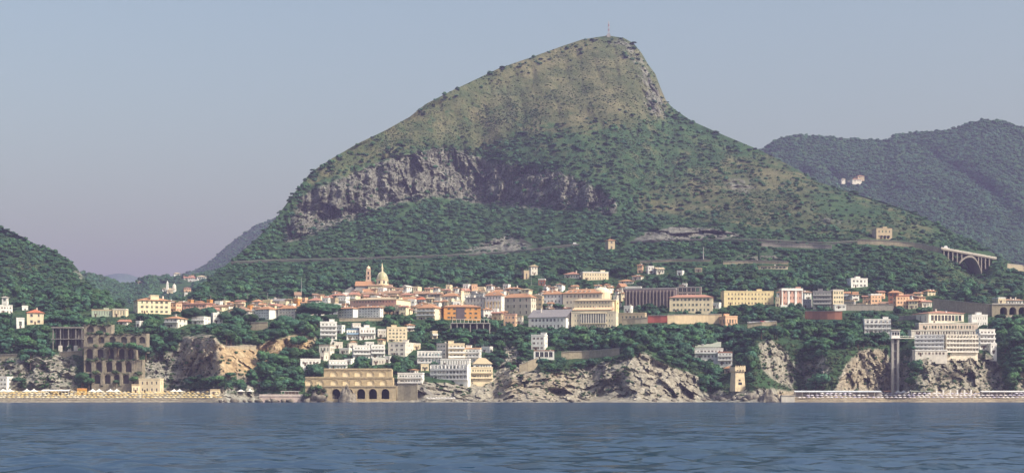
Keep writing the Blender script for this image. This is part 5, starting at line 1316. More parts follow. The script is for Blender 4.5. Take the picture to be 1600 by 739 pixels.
SEAW = paint((.47,.38,.24), var=.2, scale=.6, stain=.4, name='tufa')
def arched_sea_wall():
    Yb = min(depth(x, 622) for x in (510, 540, 570, 610))-2
    Yb = min(Yb, 1032)
    e = frame_at('arched_sea_wall', 'three-tiered tan sea wall with blind arches above dark boat vaults', 'wall', 560, 624, Yb)
    base = at(560, 624, Yb)
    T = [((477,619), 626, 603, [525,545,564,582.5,602], 6.4, 623, 613.5, 6.0, True), ((477,614), 603, 589.5, [482.5,500,522,541,560,579.5,599], 5.4, 602, 598, .5, False), ((506,612), 589.5, 576.5, [521.5,540.5,559.5,578.5,597.5], 5.6, 588.5, 584.5, .5, False)]
    for i, ((a, b), yb_, yt_, cs, hw, sl, sp, th, vault) in enumerate(T):
        Y = Yb+i*5.0; k = Y/F
        def q(px, py): return at(px, py, Y)-base
        mb = MB(); yy = Y-Yb; z0, z1 = q(0, yb_).z, q(0, yt_).z; xa, xb = q(a, 0).x, q(b, 0).x
        arch_wall(mb, xa, xb, z0-(3 if i == 0 else .5), z1, [(q(c, 0).x, hw*k, q(0, sl).z, q(0, sp).z) for c in cs], th, y=yy)
        mb.quad((xa, yy, z1), (xb, yy, z1), (xb, yy+11, z1), (xa, yy+11, z1))
        mb.quad((xb, yy, z0-3), (xb, yy+11, z0-3), (xb, yy+11, z1), (xb, yy, z1)); mb.quad((xa, yy+11, z0-3), (xa, yy, z0-3), (xa, yy, z1), (xa, yy+11, z1))
        t = mb.build('arcade_tier', SEAW, e)
        for c in cs:
            n = 8; X = q(c, 0).x; zs = q(0, sp).z; zb = q(0, sl).z; h = hw*k; d = yy+th-.02
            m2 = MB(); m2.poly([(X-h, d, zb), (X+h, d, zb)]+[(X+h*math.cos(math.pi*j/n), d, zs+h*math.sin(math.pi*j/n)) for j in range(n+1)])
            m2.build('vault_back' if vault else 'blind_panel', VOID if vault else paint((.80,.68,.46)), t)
            m3 = MB(); N_ = 10
            for j in range(N_):
                a0, a1 = math.pi*j/N_, math.pi*(j+1)/N_
                pts = [(X+r*math.cos(g), zs+r*math.sin(g)) for g, r in ((a0, h), (a1, h), (a1, h+.55), (a0, h+.55))]
                m3.loft([[(x, yy-.18, z) for x, z in pts], [(x, yy-.004, z) for x, z in pts]])
            m3.build('arch_ring', SEAW, t)
        mb = MB(); mb.box(xa, xb, yy-.4, yy-.004, z1-.5, z1+.5); mb.build('parapet', SEAW, t)
        KEEP.append((a, b, yt_-1, yb_+6))
    MARKS.append((545, 595, 'the arched sea wall'))
arched_sea_wall()

# church
def church():
    Y = depth(590, 456)+2; k = Y/F
    e = frame_at('domed_church', 'hilltop church with a yellow-green majolica dome and slender bell tower', 'church', 580, 458, Y)
    def x(px): return (px-580)*k
    def z(py): return (458-py)*k
    cream, grey = paint(CREAM), paint((.42,.40,.38))
    dome_m, nt, b = mat('majolica_tile', 0.3, 0.5)
    g = N(nt, 'ShaderNodeTexCoord'); br = N(nt, 'ShaderNodeTexNoise', Scale=3.0, Detail=3.0); nt.links.new(g.outputs['Object'], br.inputs['Vector'])
    rc = ramp(nt, [(0.3, (.24, .25, .12)), (0.5, (.44, .41, .22)), (0.7, (.32, .36, .22))]); nt.links.new(br.outputs['Fac'], rc.inputs[0]); nt.links.new(rc.outputs[0], b.inputs['Base Color'])
    # nave
    mb = MB(); mb.box(x(555), x(584), 2, 14, -6, z(446.5)); mb.build('nave_wall', grey, e)
    mb = MB(); a, b_ = x(554), x(584.5); mb.quad((a, 1.2, z(446.5)+.02), (b_, 1.2, z(446.5)+.02), (b_, 8, z(438.5)), (a, 8, z(438.5))); mb.quad((b_, 14.8, z(446.5)+.02), (a, 14.8, z(446.5)+.02), (a, 8, z(438.5)), (b_, 8, z(438.5)))
    mb.poly([(a, 14.8, z(446.5)+.02), (a, 1.2, z(446.5)+.02), (a, 8, z(438.5))]); mb.poly([(b_, 1.2, z(446.5)+.02), (b_, 14.8, z(446.5)+.02), (b_, 8, z(438.5))])
    mb.build('nave_roof', roof_mat(TERRA), e)
    # west front with a grey gable
    mb = MB(); mb.loft([[(x(538), 4, -6), (x(556), 2.5, -6), (x(556), 2.5, z(452)), (x(548), 3.2, z(447.5)), (x(538), 4, z(453))], [(x(538)+.5, 13, -6), (x(554.9), 13, -6), (x(554.9), 13, z(452)), (x(548), 13, z(447.5)), (x(538)+.5, 13, z(453))]]); mb.build('gable_front', grey, e)
    # transept with cream end
    mb = MB(); mb.box(x(576), x(597), -5, 1.9, -6, z(447)); mb.build('transept_wall', cream, e)
    mb = MB(); mb.quad((x(575), -5.6, z(447)+.02), (x(598), -5.6, z(447)+.02), (x(598), 2.4, z(443.8)), (x(575), 2.4, z(443.8))); mb.box(x(575), x(598), -5.6, 2.4, z(447)-.2, z(447)); mb.build('transept_roof', roof_mat(BROWN), e)
    for px in (580, 587, 593):
        mb = MB(); mb.box(x(px)-.6, x(px)+.6, -5.06, -5.003, z(454), z(450.5)); mb.build('window', GLASS, e)
    # apse roofs to the east
    mb = MB(); mb.box(x(597), x(612), -2, 12, -6, z(447.5)); mb.build('apse_wall', cream, e)
    mb = MB(); mb.quad((x(596.5), -2.6, z(447.5)+.02), (x(613), -2.6, z(447.5)+.02), (x(613), 12, z(442.5)), (x(596.5), 12, z(442.5))); mb.quad((x(613), -2.6, z(447.5)+.02), (x(613), 12, z(447.5)+.02), (x(613), 12, z(442.5)), (x(613), -2.6, z(447.5)+.02)); mb.build('apse_roof', roof_mat(BROWN), e)
    # drum, dome, lantern
    cx, cyy = x(596.3), 5.5
    r = 5.0
    mb = MB(); mb.lathe([(r*1.03, -6), (r*1.03, z(445)), (r*1.12, z(444.6)), (r*1.12, z(444)), (r, z(443.8)), (r, z(437)), (r*1.08, z(436.6)), (r*1.08, z(436))], 16, cx=cx, cy=cyy); dr = mb.build('drum', cream, e)
    for j in range(8):
        a = 2*math.pi*(j+.5)/8; m2 = MB(); c, s = math.cos(a), math.sin(a)
        P0 = Vector((cx+c*r*1.004, cyy+s*r*1.004, 0)); u = Vector((-s, c, 0))*.65
        m2.quad(*(tuple(P0+u*sx+Vector((0, 0, zz))) for sx, zz in ((-1, z(442.8)), (1, z(442.8)), (1, z(438.5)), (-1, z(438.5))))); m2.build('window', GLASS, dr)
    H = z(424)-z(436); rd = 4.55
    mb = MB(); mb.lathe([(rd*math.cos(t)*(1.0), z(436)+.01+H*math.sin(t)) for t in [i*math.pi/2/9*.93 for i in range(10)]], 16, cx=cx, cy=cyy); dm = mb.build('dome', dome_m, e)
    for j in range(8):
        a = 2*math.pi*j/8; m2 = MB()
        m2.tube([(cx+(rd+.03)*math.cos(t)*math.cos(a), cyy+(rd+.03)*math.cos(t)*math.sin(a), z(436)+.01+(H+.03)*math.sin(t)) for t in [i*math.pi/2/8*.9 for i in range(9)]], [.16]*9, 5); m2.build('rib', paint(OFFW), dm)
    mb = MB(); mb.lathe([(1.0, z(424.6)), (1.0, z(423.6)), (.82, z(423.5)), (.82, z(418.5)), (1.0, z(418.3)), (1.0, z(417.8)), (.75, z(417.2)), (.45, z(415)), (.3, z(413.5)), (.38, z(412.8)), (.3, z(412)), (.08, z(410))], 10, cx=cx, cy=cyy); mb.build('lantern', cream, e)
    # bell tower
    tx = x(573.8)
    mb = MB(); mb.box(tx-2.2, tx+2.2, 9, 13.4, -6, z(437)); mb.box(tx-1.9, tx+1.9, 9.3, 13.1, z(437)+.003, z(429.2)); mb.box(tx-2.05, tx+2.05, 9.15, 13.25, z(429.2)+.003, z(428.6)); mb.box(tx-1.65, tx+1.65, 9.55, 12.85, z(428.6)+.003, z(419.5)); mb.box(tx-1.85, tx+1.85, 9.35, 13.05, z(419.5)+.003, z(418.8))
    bt = mb.build('bell_tower', paint((.62,.45,.34)), e)
    for py in (426, 434):
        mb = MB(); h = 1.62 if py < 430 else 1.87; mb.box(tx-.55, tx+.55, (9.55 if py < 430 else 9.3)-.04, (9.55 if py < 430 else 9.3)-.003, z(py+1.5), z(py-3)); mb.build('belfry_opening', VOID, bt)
    mb = MB(); mb.lathe([(1.5, z(418.8)+.003), (1.6, z(417.5)), (1.45, z(416.2)), (.95, z(415)), (.3, z(414.3)), (.06, z(413))], 12, cx=tx, cy=11.2); mb.build('cupola', cream, bt)
    KEEP.append((536, 615, 448, 466)); MARKS.append((588, 440, 'the domed church'))
church()

# far village church
def far_church():
    Y = float(VH[0](np.array([266.0]), np.array([456.0]))[0]); k = Y/F
    e = frame_at('village_church', 'small white church with bell tower and dome in the far valley village', 'church', 268, 457, Y)
    wm = paint(WHITE)
    mb = MB(); mb.box(-8*k, 6*k, -4, 6, -8, 5*k); mb.build('nave_wall', wm, e)
    mb = MB(); mb.quad((-8.5*k, -4.4, 5*k+.02), (6.5*k, -4.4, 5*k+.02), (6.5*k, 1, 7*k), (-8.5*k, 1, 7*k)); mb.quad((6.5*k, 6.4, 5*k+.02), (-8.5*k, 6.4, 5*k+.02), (-8.5*k, 1, 7*k), (6.5*k, 1, 7*k)); mb.build('nave_roof', roof_mat(TAN), e)
    tx = -5.5*k
    mb = MB(); mb.box(tx-1.6*k, tx+1.6*k, -5, -2.2, -6, 12*k); mb.box(tx-1.3*k, tx+1.3*k, -4.8, -2.4, 12*k+.003, 15*k); mb.lathe([(1.3*k, 15*k+.003), (1.2*k, 16*k), (.5*k, 17*k), (.1*k, 18.5*k)], 8, cx=tx, cy=-3.6); mb.build('bell_tower', wm, e)
    mb = MB(); mb.lathe([(3*k, 4*k), (3*k, 9*k), (2.8*k, 10.5*k), (1.8*k, 12.2*k), (.5*k, 13*k), (.2*k, 14.5*k)], 12, cx=4*k, cy=1); mb.build('dome', paint(OFFW), e)
    KEEP.append((250, 300, 436, 460))
far_church()

# watch tower
def watch_tower():
    Y = min(depth(x, 605) for x in (1142, 1152, 1163))-1; k = Y/F
    e = frame_at('watch_tower', 'square tan coastal watch tower with a flared top and two window rows', 'tower', 1152.5, 605, Y)
    e.rotation_euler = (0, 0, R(20))
    def sq(s, z, y0=0): return [(-s, -s, z), (s, -s, z), (s, s, z), (-s, s, z)]
    h = 33*k; s = 8.6*k
    m = paint((.66,.55,.37), var=.2, stain=.4)
    mb = MB(); mb.loft([sq(s*1.04, -2.5), sq(s*1.03, 0), sq(s*.9, h*.62), sq(s*.9, h*.70), sq(s*1.06, h*.78), sq(s*1.06, h*.97)]); mb.build('tower_body', m, e)
    for j in range(5):
        for sd in range(2):
            mb = MB(); t = -s*.9+s*1.8*j/4
            if sd == 0: mb.box(t-.35, t+.35, -s*1.09, -s*1.063, h*.97+.003, h*1.03)
            else: mb.box(s*1.0, s*1.06, t-.35, t+.35, h*.97+.003, h*1.03)
            mb.build('merlon', m, e)
    for zz, xs, w_, hh in ((.72, (-.55, 0, .55), .55, 1.4), (.30, (-.1,), .6, 1.0), (.12, (0.0,), 1.3, 1.6)):
        for xx in xs:
            d = s*(1.062 if zz > .7 else 1.0)
            mb = MB(); mb.box(xx*s-w_, xx*s+w_, -d-.03, -d+.3, h*zz, h*zz+hh); mb.build('window', GLASS, e)
    mb = MB(); mb.box(-s*1.1, s*1.1, -s*1.1, s*1.1, h*.765, h*.78-.01); mb.build('string_course', m, e)
    KEEP.append((1140, 1165, 569, 612)); MARKS.append((1152, 590, 'the coastal watch tower'))
watch_tower()

# cliff lift
def cliff_lift():
    Y = min(depth(x, 610) for x in (1390, 1398, 1406))-4; k = Y/F
    e = frame_at('lift_tower', 'tall concrete lift tower of twin pylons with a white cabin on top', 'lift', 1398.5, 616, Y)
    h = 87*k; xx = 4.2*k
    for s in (-1, 1):
        mb = MB(); mb.box(s*xx-.75, s*xx+.75, -1.1, 1.1, -3, h); mb.build('pylon', CONC, e)
    for j in range(7):
        mb = MB(); z = h*(j+.4)/7; mb.box(-xx+.753, xx-.753, -.5, .5, z, z+.6); mb.build('cross_beam', CONC, e)
    mb = MB(); mb.box(-xx+.76, xx-.76, 1.5, 1.7, -2, h); mb.build('guide_wall', paint((.30,.28,.27)), e)
    mb = MB(); mb.box(-7.5*k, 7.5*k, -2.6, 3.4, h+.003, h+.7); mb.box(-6.5*k, 6.5*k, -1.9, 3, h+.703, h+5.4); cb = mb.build('cabin', paint(WHITE), e)
    mb = MB(); mb.box(-7.6*k, 7.6*k, -2.7, 3.5, h+5.403, h+5.9); mb.build('cabin_roof', paint(OFFW), cb)
    for x in (-4, 0, 4):
        mb = MB(); mb.box(x*k-.6, x*k+.6, -1.96, -1.903, h+2.2, h+4.2); mb.build('window', GLASS, cb)
    mb = MB(); L = 38*k
    mb.loft([[(7.5*k, -1, h+.1), (7.5*k, 1.2, h+.1), (7.5*k, 1.2, h+.7), (7.5*k, -1, h+.7)], [(7.5*k+L, 16, h+.6), (7.5*k+L, 18.2, h+.6), (7.5*k+L, 18.2, h+1.2), (7.5*k+L, 16, h+1.2)]]); mb.build('walkway', CONC, e)
    for s in (0, 2.0):
        mb = MB(); mb.tube([(7.5*k, -1+s+.1, h+1.7), (7.5*k+L, 16+s+.1, h+2.2)], [.07, .07], 4); mb.build('handrail', paint(WHITE), e)
    KEEP.append((1388, 1410, 514, 622)); MARKS.append((1398, 560, 'the lift tower'))
cliff_lift()

# arch bridge of the mountain road
def arch_bridge():
    A = at(1470, 388.5, 1449); Bp = at(1547, 402.5, 1454)
    e = empty('arch_bridge', A); tag(e, 'concrete road bridge with a tall open arch over a ravine', 'bridge')
    D = Bp-A; L = D.length; d = D.normalized(); side = Vector((-d.y, d.x, 0)).normalized()
    if side.y > 0: side = -side
    cm = paint((.36,.32,.27), stain=.35)
    def P(t, s, dz): return D*t+side*s+Vector((0, 0, dz))
    mb = MB(); mb.loft([[P(t, 3.5, -1.3), P(t, -19.5, -1.3), P(t, -19.5, 0), P(t, 3.5, 0)] for t in (-.02, .25, .5, .75, 1.02, 1.1)]); mb.build('deck', cm, e)
    for s in (3.5, -19.3):
        mb = MB(); mb.loft([[P(t, s, .004), P(t, s-.2, .004), P(t, s-.2, .95), P(t, s, .95)] for t in (-.02, .5, 1.02, 1.1)]); mb.build('parapet', paint(OFFW), e)
    foot0, foot1 = (.35, -9.5), (.82, -19.5)
    def archz(t):
        u = (t-foot0[0])/(foot1[0]-foot0[0]); base = foot0[1]*(1-u)+foot1[1]*u
        return base+(-1.6-base)*(4*u*(1-u))**.8 if 0 <= u <= 1 else base
    n = 16; ts = [foot0[0]+(foot1[0]-foot0[0])*j/n for j in range(n+1)]
    mb = MB(); mb.loft([[P(t, 3.3, archz(t)), P(t, -19.3, archz(t)), P(t, -19.3, archz(t)-1.7), P(t, 3.3, archz(t)-1.7)] for t in ts]); mb.build('arch_barrel', cm, e)
    for s in (2.6, -18.6):
        for t in (.04, .13, .22, .31, .40, .74, .80, .88, .96):
            z = archz(t)-.3 if foot0[0] < t < foot1[0] else -11
            c = P(t, s, 0); mb = MB(); mb.loft([[(c.x-.45, c.y-.45, zz), (c.x+.45, c.y-.45, zz), (c.x+.45, c.y+.45, zz), (c.x-.45, c.y+.45, zz)] for zz in (c.z+z, c.z-1.305)]); mb.build('spandrel_column', cm, e)
    KEEP.append((1472, 1548, 388, 404)); MARKS.append((1508, 400, 'the arch bridge'))
arch_bridge()

# stone viaduct of the coast road
def viaduct():
    Y = min(depth(x, 491) for x in (1555, 1580, 1600))-2; k = Y/F
    e = frame_at('stone_viaduct', 'stone road viaduct with a row of round dark arches', 'viaduct', 1590, 491, Y)
    cs = [1553.5+14.6*j for j in range(1, 9)]
    mb = MB(); A = [((c-1590)*k, 5.6*k, -.5, 6*k) for c in cs]
    xa, xb = (1550-1590)*k, (1690-1590)*k
    arch_wall(mb, xa, xb, -6, 16*k, A, 7, y=0); mb.quad((xa, 0, 16*k), (xb, 0, 16*k), (xb, 9, 16*k), (xa, 9, 16*k)); mb.quad((xa, 9, -6), (xa, 0, -6), (xa, 0, 16*k), (xa, 9, 16*k)); mb.build('arcade', STONEM, e)
    for c in cs:
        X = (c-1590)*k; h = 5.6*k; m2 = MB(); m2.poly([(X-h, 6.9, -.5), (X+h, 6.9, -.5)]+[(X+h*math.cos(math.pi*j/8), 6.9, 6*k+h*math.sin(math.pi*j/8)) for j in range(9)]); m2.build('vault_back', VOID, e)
    mb = MB(); mb.box(xa, xb, -.5, -.004, 15.2*k, 17.5*k); mb.build('parapet', CONC, e)
    KEEP.append((1550, 1700, 474, 497)); MARKS.append((1580, 482, 'the stone viaduct'))
viaduct()

# terrace on posts below the orange block
def post_terrace():
    Y = min(depth(x, 515) for x in (704, 735, 765))-1; k = Y/F
    e = frame_at('post_terrace', 'long terrace on concrete posts over a dark gap below the deep orange block', 'terrace', 735, 515, Y)
    w = 31*k
    mb = MB(); mb.box(-w, w, -2, 7, 9.5*k, 9.5*k+.5); mb.build('slab', CONC, e)
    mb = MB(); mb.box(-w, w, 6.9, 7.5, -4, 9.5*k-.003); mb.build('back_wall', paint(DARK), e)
    for j in range(7):
        x = -w+2*w*j/6; x = min(max(x, -w+.3), w-.3); mb = MB(); mb.box(x-.3, x+.3, -1.7, -1.1, -4, 9.5*k-.003); mb.build('post', CONC, e)
    for j in range(10):
        x = -w+2*w*(j+.5)/10; mb = MB(); mb.box(x-.15, x+.15, -1.9, -1.6, 9.5*k+.503, 9.5*k+3.0); mb.build('pergola_post', paint(OFFW), e)
    mb = MB(); mb.box(-w, w, -2.0, -1.5, 9.5*k+3.003, 9.5*k+3.2); mb.build('pergola_beam', paint(OFFW), e)
    KEEP.append((704, 766, 503, 518))
post_terrace()

# stairs from the bathing house to the water
def sea_stairs():
    Y = min(depth(x, 618) for x in (662, 676, 688))-2; k = Y/F
    e = frame_at('sea_stairs', 'straight concrete stairway from the white bathing house down to the water', 'stairs', 662, 606, Y)
    n = 24
    mb = MB()
    for j in range(n):
        x0, x1 = 26*k*j/n, 26*k*(j+1)/n; z = -19*k*j/n
        mb.box(x0, x1, -1.2, 1.2, z-2.2, z)
    mb.build('flight', CONC, e)
    mb = MB(); mb.loft([[(0, -1.45, .9), (0, -1.203, .9), (0, -1.203, -1.5), (0, -1.45, -1.5)], [(26*k, -1.45, .9-19*k), (26*k, -1.203, .9-19*k), (26*k, -1.203, -1.5-19*k), (26*k, -1.45, -1.5-19*k)]]); mb.build('balustrade', CONC, e)
    KEEP.append((660, 690, 600, 628))
sea_stairs()

# mountain road: a narrow ledge
def road(name, label, pts, w=7.0, drop=1.2):
    P = []
    for (x0, y0), (x1, y1) in zip(pts[:-1], pts[1:]):
        n = max(1, int(abs(x1-x0)/8))
        for j in range(n): P.append((x0+(x1-x0)*j/n, y0+(y1-y0)*j/n))
    P.append(pts[-1])
    Ys = np.array([depth(x, y) for x, y in P]); Ys = np.convolve(np.pad(Ys, 3, mode='edge'), np.ones(7)/7, 'valid')
    mb = MB(); rb = []
    for (x, y), Y in zip(P, Ys):
        c = at(x, y, Y); rb.append([(c.x, c.y-w*.62, c.z-drop), (c.x, c.y-w*.62, c.z+.2), (c.x, c.y+w*.5, c.z+.2), (c.x, c.y+w*.5, c.z-drop)])
    mb.loft(rb)
    o = mb.build(name, paint((.085,.08,.08), var=.15, stain=.3, name='asphalt')); tag(o, label, None, None, 'structure')
    g = MB()
    g.loft([[(r[1][0], r[1][1]+.05, r[1][2]+.45), (r[1][0], r[1][1]+.1, r[1][2]+.45), (r[1][0], r[1][1]+.1, r[1][2]+.9), (r[1][0], r[1][1]+.05, r[1][2]+.9)] for r in rb])
    g.build('guard_rail', paint((.22,.21,.20)), o)
    for (x, y) in P: KEEP.append((x-5, x+5, y-2, y+0.3))
road('road', 'mountain road cut along the foot of the wooded slope', [(362,411),(420,408),(560,405),(650,402),(745,398),(830,391),(905,382.5)])
road('road', 'motorway ledge passing the vineyard terraces to the arch bridge', [(985,378),(1050,376.5),(1110,375.5),(1190,376),(1290,381),(1340,378),(1400,380),(1440,384),(1472,390)])
# ------------------------------------------------------------------ beaches, rocks, masts, cars
ROCKM, nt_, b_ = mat('sea_rock', 0.9, 0.15)
_g = N(nt_, 'ShaderNodeNewGeometry'); _n = N(nt_, 'ShaderNodeTexNoise', Scale=0.5, Detail=8.0, Roughness=0.7); nt_.links.new(_g.outputs['Position'], _n.inputs['Vector'])
_r = ramp(nt_, [(0.3, (.055,.05,.045)), (0.5, (.17,.155,.13)), (0.7, (.31,.285,.24))]); nt_.links.new(_n.outputs['Fac'], _r.inputs[0]); nt_.links.new(_r.outputs[0], b_.inputs['Base Color'])
def rock_mesh(seed, sub, sx, sy, sz, peak=0.0, lean=0.0):
    v, f = ico(sub)
    d = 1+0.55*fbm(v[:, 0]*1.3+seed*3.1, v[:, 1]*1.3, v[:, 2]*1.3, 4, seed, 0.55, ridged=True)*0.6
    d = d*(1+0.42*facets(v[:, 0]*2.1+seed, v[:, 1]*2.1, v[:, 2]*2.1, seed+500, 0.8))
    v = v*d[:, None]; v = v*np.array([sx, sy, sz])
    t = np.clip(v[:, 2]/sz, 0, 1.3); v[:, 0] = v[:, 0]*(1-peak*t)+lean*t*sx; v[:, 1] *= (1-peak*t)
    me = mesh_np('rock', v, None, f); me.materials.append(ROCKM); return me
RM = [rock_mesh(i, 2, 1, .9, .7) for i in range(5)]
def boulder(px, py, r, k, label, group, out=1.0):
    Y = depth(px, py)-out
    o = bpy.data.objects.new('shore_boulder', RM[k % 5]); o.location = at(px, py, Y); o.location.z = max(o.location.z, 0.1)
    o.scale = (r, r*random.uniform(.8, 1.2), r*random.uniform(.7, 1.25)); o.rotation_euler = (random.uniform(-.3, .3), random.uniform(-.3, .3), random.uniform(0, 6.28)); link(o)
    tag(o, label, 'boulder', group)
k = 0
for px in list(range(346, 482, 9)):
    boulder(px+random.uniform(-3, 3), 626, random.uniform(1.0, 2.2), k, 'low dark boulder edging the bathing platform', 'boulders edging the bathing platform', random.uniform(8, 11)); k += 1
for px, py, r in ((1098,624,2.2),(1106,623,1.8),(1113,621,2.6),(1122,622,2.0),(1130,624,2.4),(1138,621,2.2),(1147,623,1.9),(1156,622,2.8),(1164,624,2.0),(1171,621,3.2),(1180,620,3.4),(1189,622,2.4),(1197,618,3.2),(1204,621,2.4),(1216,624,2.2)):
    boulder(px, py, r, k, 'grey boulder in the heap on the shore below the watch tower', 'boulders below the watch tower'); k += 1
for px in (705, 722, 741, 760, 779, 806, 838, 870, 893, 908, 1020, 1052, 1080):
    boulder(px+random.uniform(-4, 4), 626, random.uniform(.9, 1.8), k, 'small boulder at the foot of the long pale cliff', 'boulders under the long pale cliff'); k += 1
def big_rock(name, label, px, py, wpx, hpx, seed, peak, lean, out, shrubs=()):
    Y = depth(px, 622)-out; s = Y/F
    e = empty(name, (at(px, py, Y).x, Y, 0)); tag(e, label, 'rock')
    o = bpy.data.objects.new('rock_body', rock_mesh(seed, 4, wpx*s*.62, wpx*s*.55, hpx*s*.78, peak, lean)); link(o, e)
    for j, (dx, dz, r) in enumerate(shrubs):
        q = bpy.data.objects.new('bush', CROWN['shrub'][j % 3]); q.location = (dx*s, -wpx*s*.30, dz*s); q.scale = (r, r, r); link(q, e)
    KEEP.append((px-wpx/2, px+wpx/2, py-hpx, 628))
    return e
big_rock('sea_stack', 'pointed dark rock standing before the boat vaults', 543, 626, 22, 27, 23, .5, -.2, 12)
big_rock('overgrown_rock', 'rounded rock overgrown with bushes at the end of the boat vaults', 497, 626, 42, 23, 5, .25, 0, 12, [(-12,14,3.4),(-5,18,3.6),(3,19,3.8),(9,15,3.4),(-15,8,3.2),(14,8,2.6),(0,12,3.4)])
big_rock('shore_crag', 'split grey crag beside the start of the parasol beach', 1200, 626, 22, 24, 9, .55, .1, 10)
big_rock('shore_crag', 'blunt rock beyond the split crag near the parasol beach', 1212, 626, 14, 14, 12, .3, 0, 10)

# parasols
POLE = flat_mat('parasol_pole', (.5,.48,.44))
def parasol_meshes(cols):
    out = []
    for c in cols:
        mb = MB(); n = 8
        r0 = [(1.35*math.cos(2*math.pi*j/n), 1.35*math.sin(2*math.pi*j/n), 1.95) for j in range(n)]
        r1 = [(1.3*math.cos(2*math.pi*j/n), 1.3*math.sin(2*math.pi*j/n), 2.12) for j in range(n)]
        r2 = [(.1*math.cos(2*math.pi*j/n), .1*math.sin(2*math.pi*j/n), 2.62) for j in range(n)]
        mb.loft([r0, r1, r2]); out.append(mb.mesh('canopy', [paint(c, stain=.05)]))
    mb = MB(); mb.tube([(0, 0, -.4), (0, 0, 2.7)], [.04, .04], 5)
    return out, mb.mesh('pole', [POLE])
YC, PM = parasol_meshes([(.58,.45,.20), (.62,.50,.26), (.52,.38,.16), (.60,.54,.38)])
WC, _ = parasol_meshes([(.56,.52,.58), (.64,.62,.62), (.46,.42,.52), (.58,.52,.50)])
BED = MB(); BED.box(-.35, .35, -1.0, .9, .25, .36); BED.box(-.35, .35, .903, 1.0, .25, .8); BEDM = BED.mesh('sunbed', [paint((.62,.55,.42), stain=.05)])
def parasol(px, py, cols, label, group, s=1.0):
    Y = depth(px, py); p = at(px, py, Y)
    e = bpy.data.objects.new('beach_parasol', None); e.empty_display_size = .3; e.location = (p.x, p.y, max(p.z, .25)); e.rotation_euler = (random.uniform(-.06, .06), random.uniform(-.06, .06), random.uniform(0, .8)); e.scale = (s, s, s); COL.objects.link(e)
    tag(e, label, 'parasol', group)
    link(bpy.data.objects.new('canopy', random.choice(cols)), e); link(bpy.data.objects.new('pole', PM), e)
rows_y = [(625.6,'front row nearest the water'),(622.8,'second row from the water'),(620.0,'third row from the water'),(617.4,'back row under the cliffs')]
for py, what in rows_y:
    x = -14+random.uniform(0, 4)
    while x < 344:
        parasol(x+random.uniform(-1.2, 1.2), py+random.uniform(-.35, .35), YC, 'yellow parasol in the %s on the long western beach' % what, 'yellow parasols, '+what)
        x += random.uniform(6.0, 7.4)
for py, what in ((625.6,'front row'),(622.4,'middle row'),(619.6,'back row')):
    x = 1246+random.uniform(0, 3)
    while x < 1612:
        parasol(x+random.uniform(-.8, .8), py+random.uniform(-.25, .25), WC, 'pale lilac-white parasol in the %s of the beach by the lift tower' % what, 'pale parasols, '+what)
        x += random.uniform(6.8, 7.6)
for j in range(10):
    parasol(668+j*4.6, 626.2-.2*(j % 2), WC[1:2], 'small white parasol on the rocks at the foot of the sea stairs', 'white parasols by the sea stairs', .85)
# loungers and bathers' clutter between the parasols read as texture: build the front loungers
def tent(px, py, label, w=4.4, h=3.6, col=WHITE):
    Y = depth(px, py)-1; p = at(px, py, Y)
    e = empty('beach_tent', (p.x, p.y, p.z)); tag(e, label, 'tent')
    n = 4; q = w/2
    mb = MB(); mb.loft([[(sx*q*f, sy*q*f, z) for sx, sy in ((-1,-1),(1,-1),(1,1),(-1,1))] for f, z in ((1.0, 2.0), (1.03, 2.3), (.5, 2.75), (.2, 3.3), (.04, h+.3))]); mb.build('canopy', paint(col, stain=.04), e)
    for sx, sy in ((-1,-1),(1,-1),(1,1),(-1,1)):
        mb = MB(); mb.tube([(sx*q*.95, sy*q*.95, -.5), (sx*q*.95, sy*q*.95, 2.0)], [.08, .08], 5); mb.build('post', POLE, e)
for a, b, what in ((5, 15.5, 'before the tall white beach house'), (42, 53, 'between beach house and marquee'), (145, 155, 'just past the orange beach bar'), (172.5, 182.5, 'below the arcaded ruin'), (272, 280.5, 'beyond the cream beach house'), (376.5, 390.5, 'at the start of the bathing platform')):
    tent(a, 616.5, 'white peaked tent of a pair %s, farther from town' % what); tent(b, 616.5, 'white peaked tent of a pair %s, nearer to town' % what)
def marquee():
    Y = depth(88, 616)-1; s = Y/F
    e = frame_at('marquee', 'long low white marquee with open front behind the yellow parasols', 'marquee', 88, 616.5, Y)
    w = 21.5*s
    mb = MB(); mb.loft([[(-w, y, z), (w, y, z)] for y, z in ((-3, 2.3), (-3, 2.7), (1, 3.3), (5, 2.7), (5, 2.3))], close=False, cap=False); mb.quad((-w,-3,2.3),(w,-3,2.3),(w,5,2.3),(-w,5,2.3)); mb.build('roof', paint(WHITE, stain=.05), e)
    for j in range(9):
        x = -w+.2+(2*w-.4)*j/8; mb = MB(); mb.box(x-.1, x+.1, -2.9, -2.7, -.5, 2.295); mb.build('post', paint(WHITE), e)
    mb = MB(); mb.box(-w, w, 4.6, 4.8, -.5, 2.295); mb.build('back_wall', paint((.20,.18,.17)), e)
marquee()
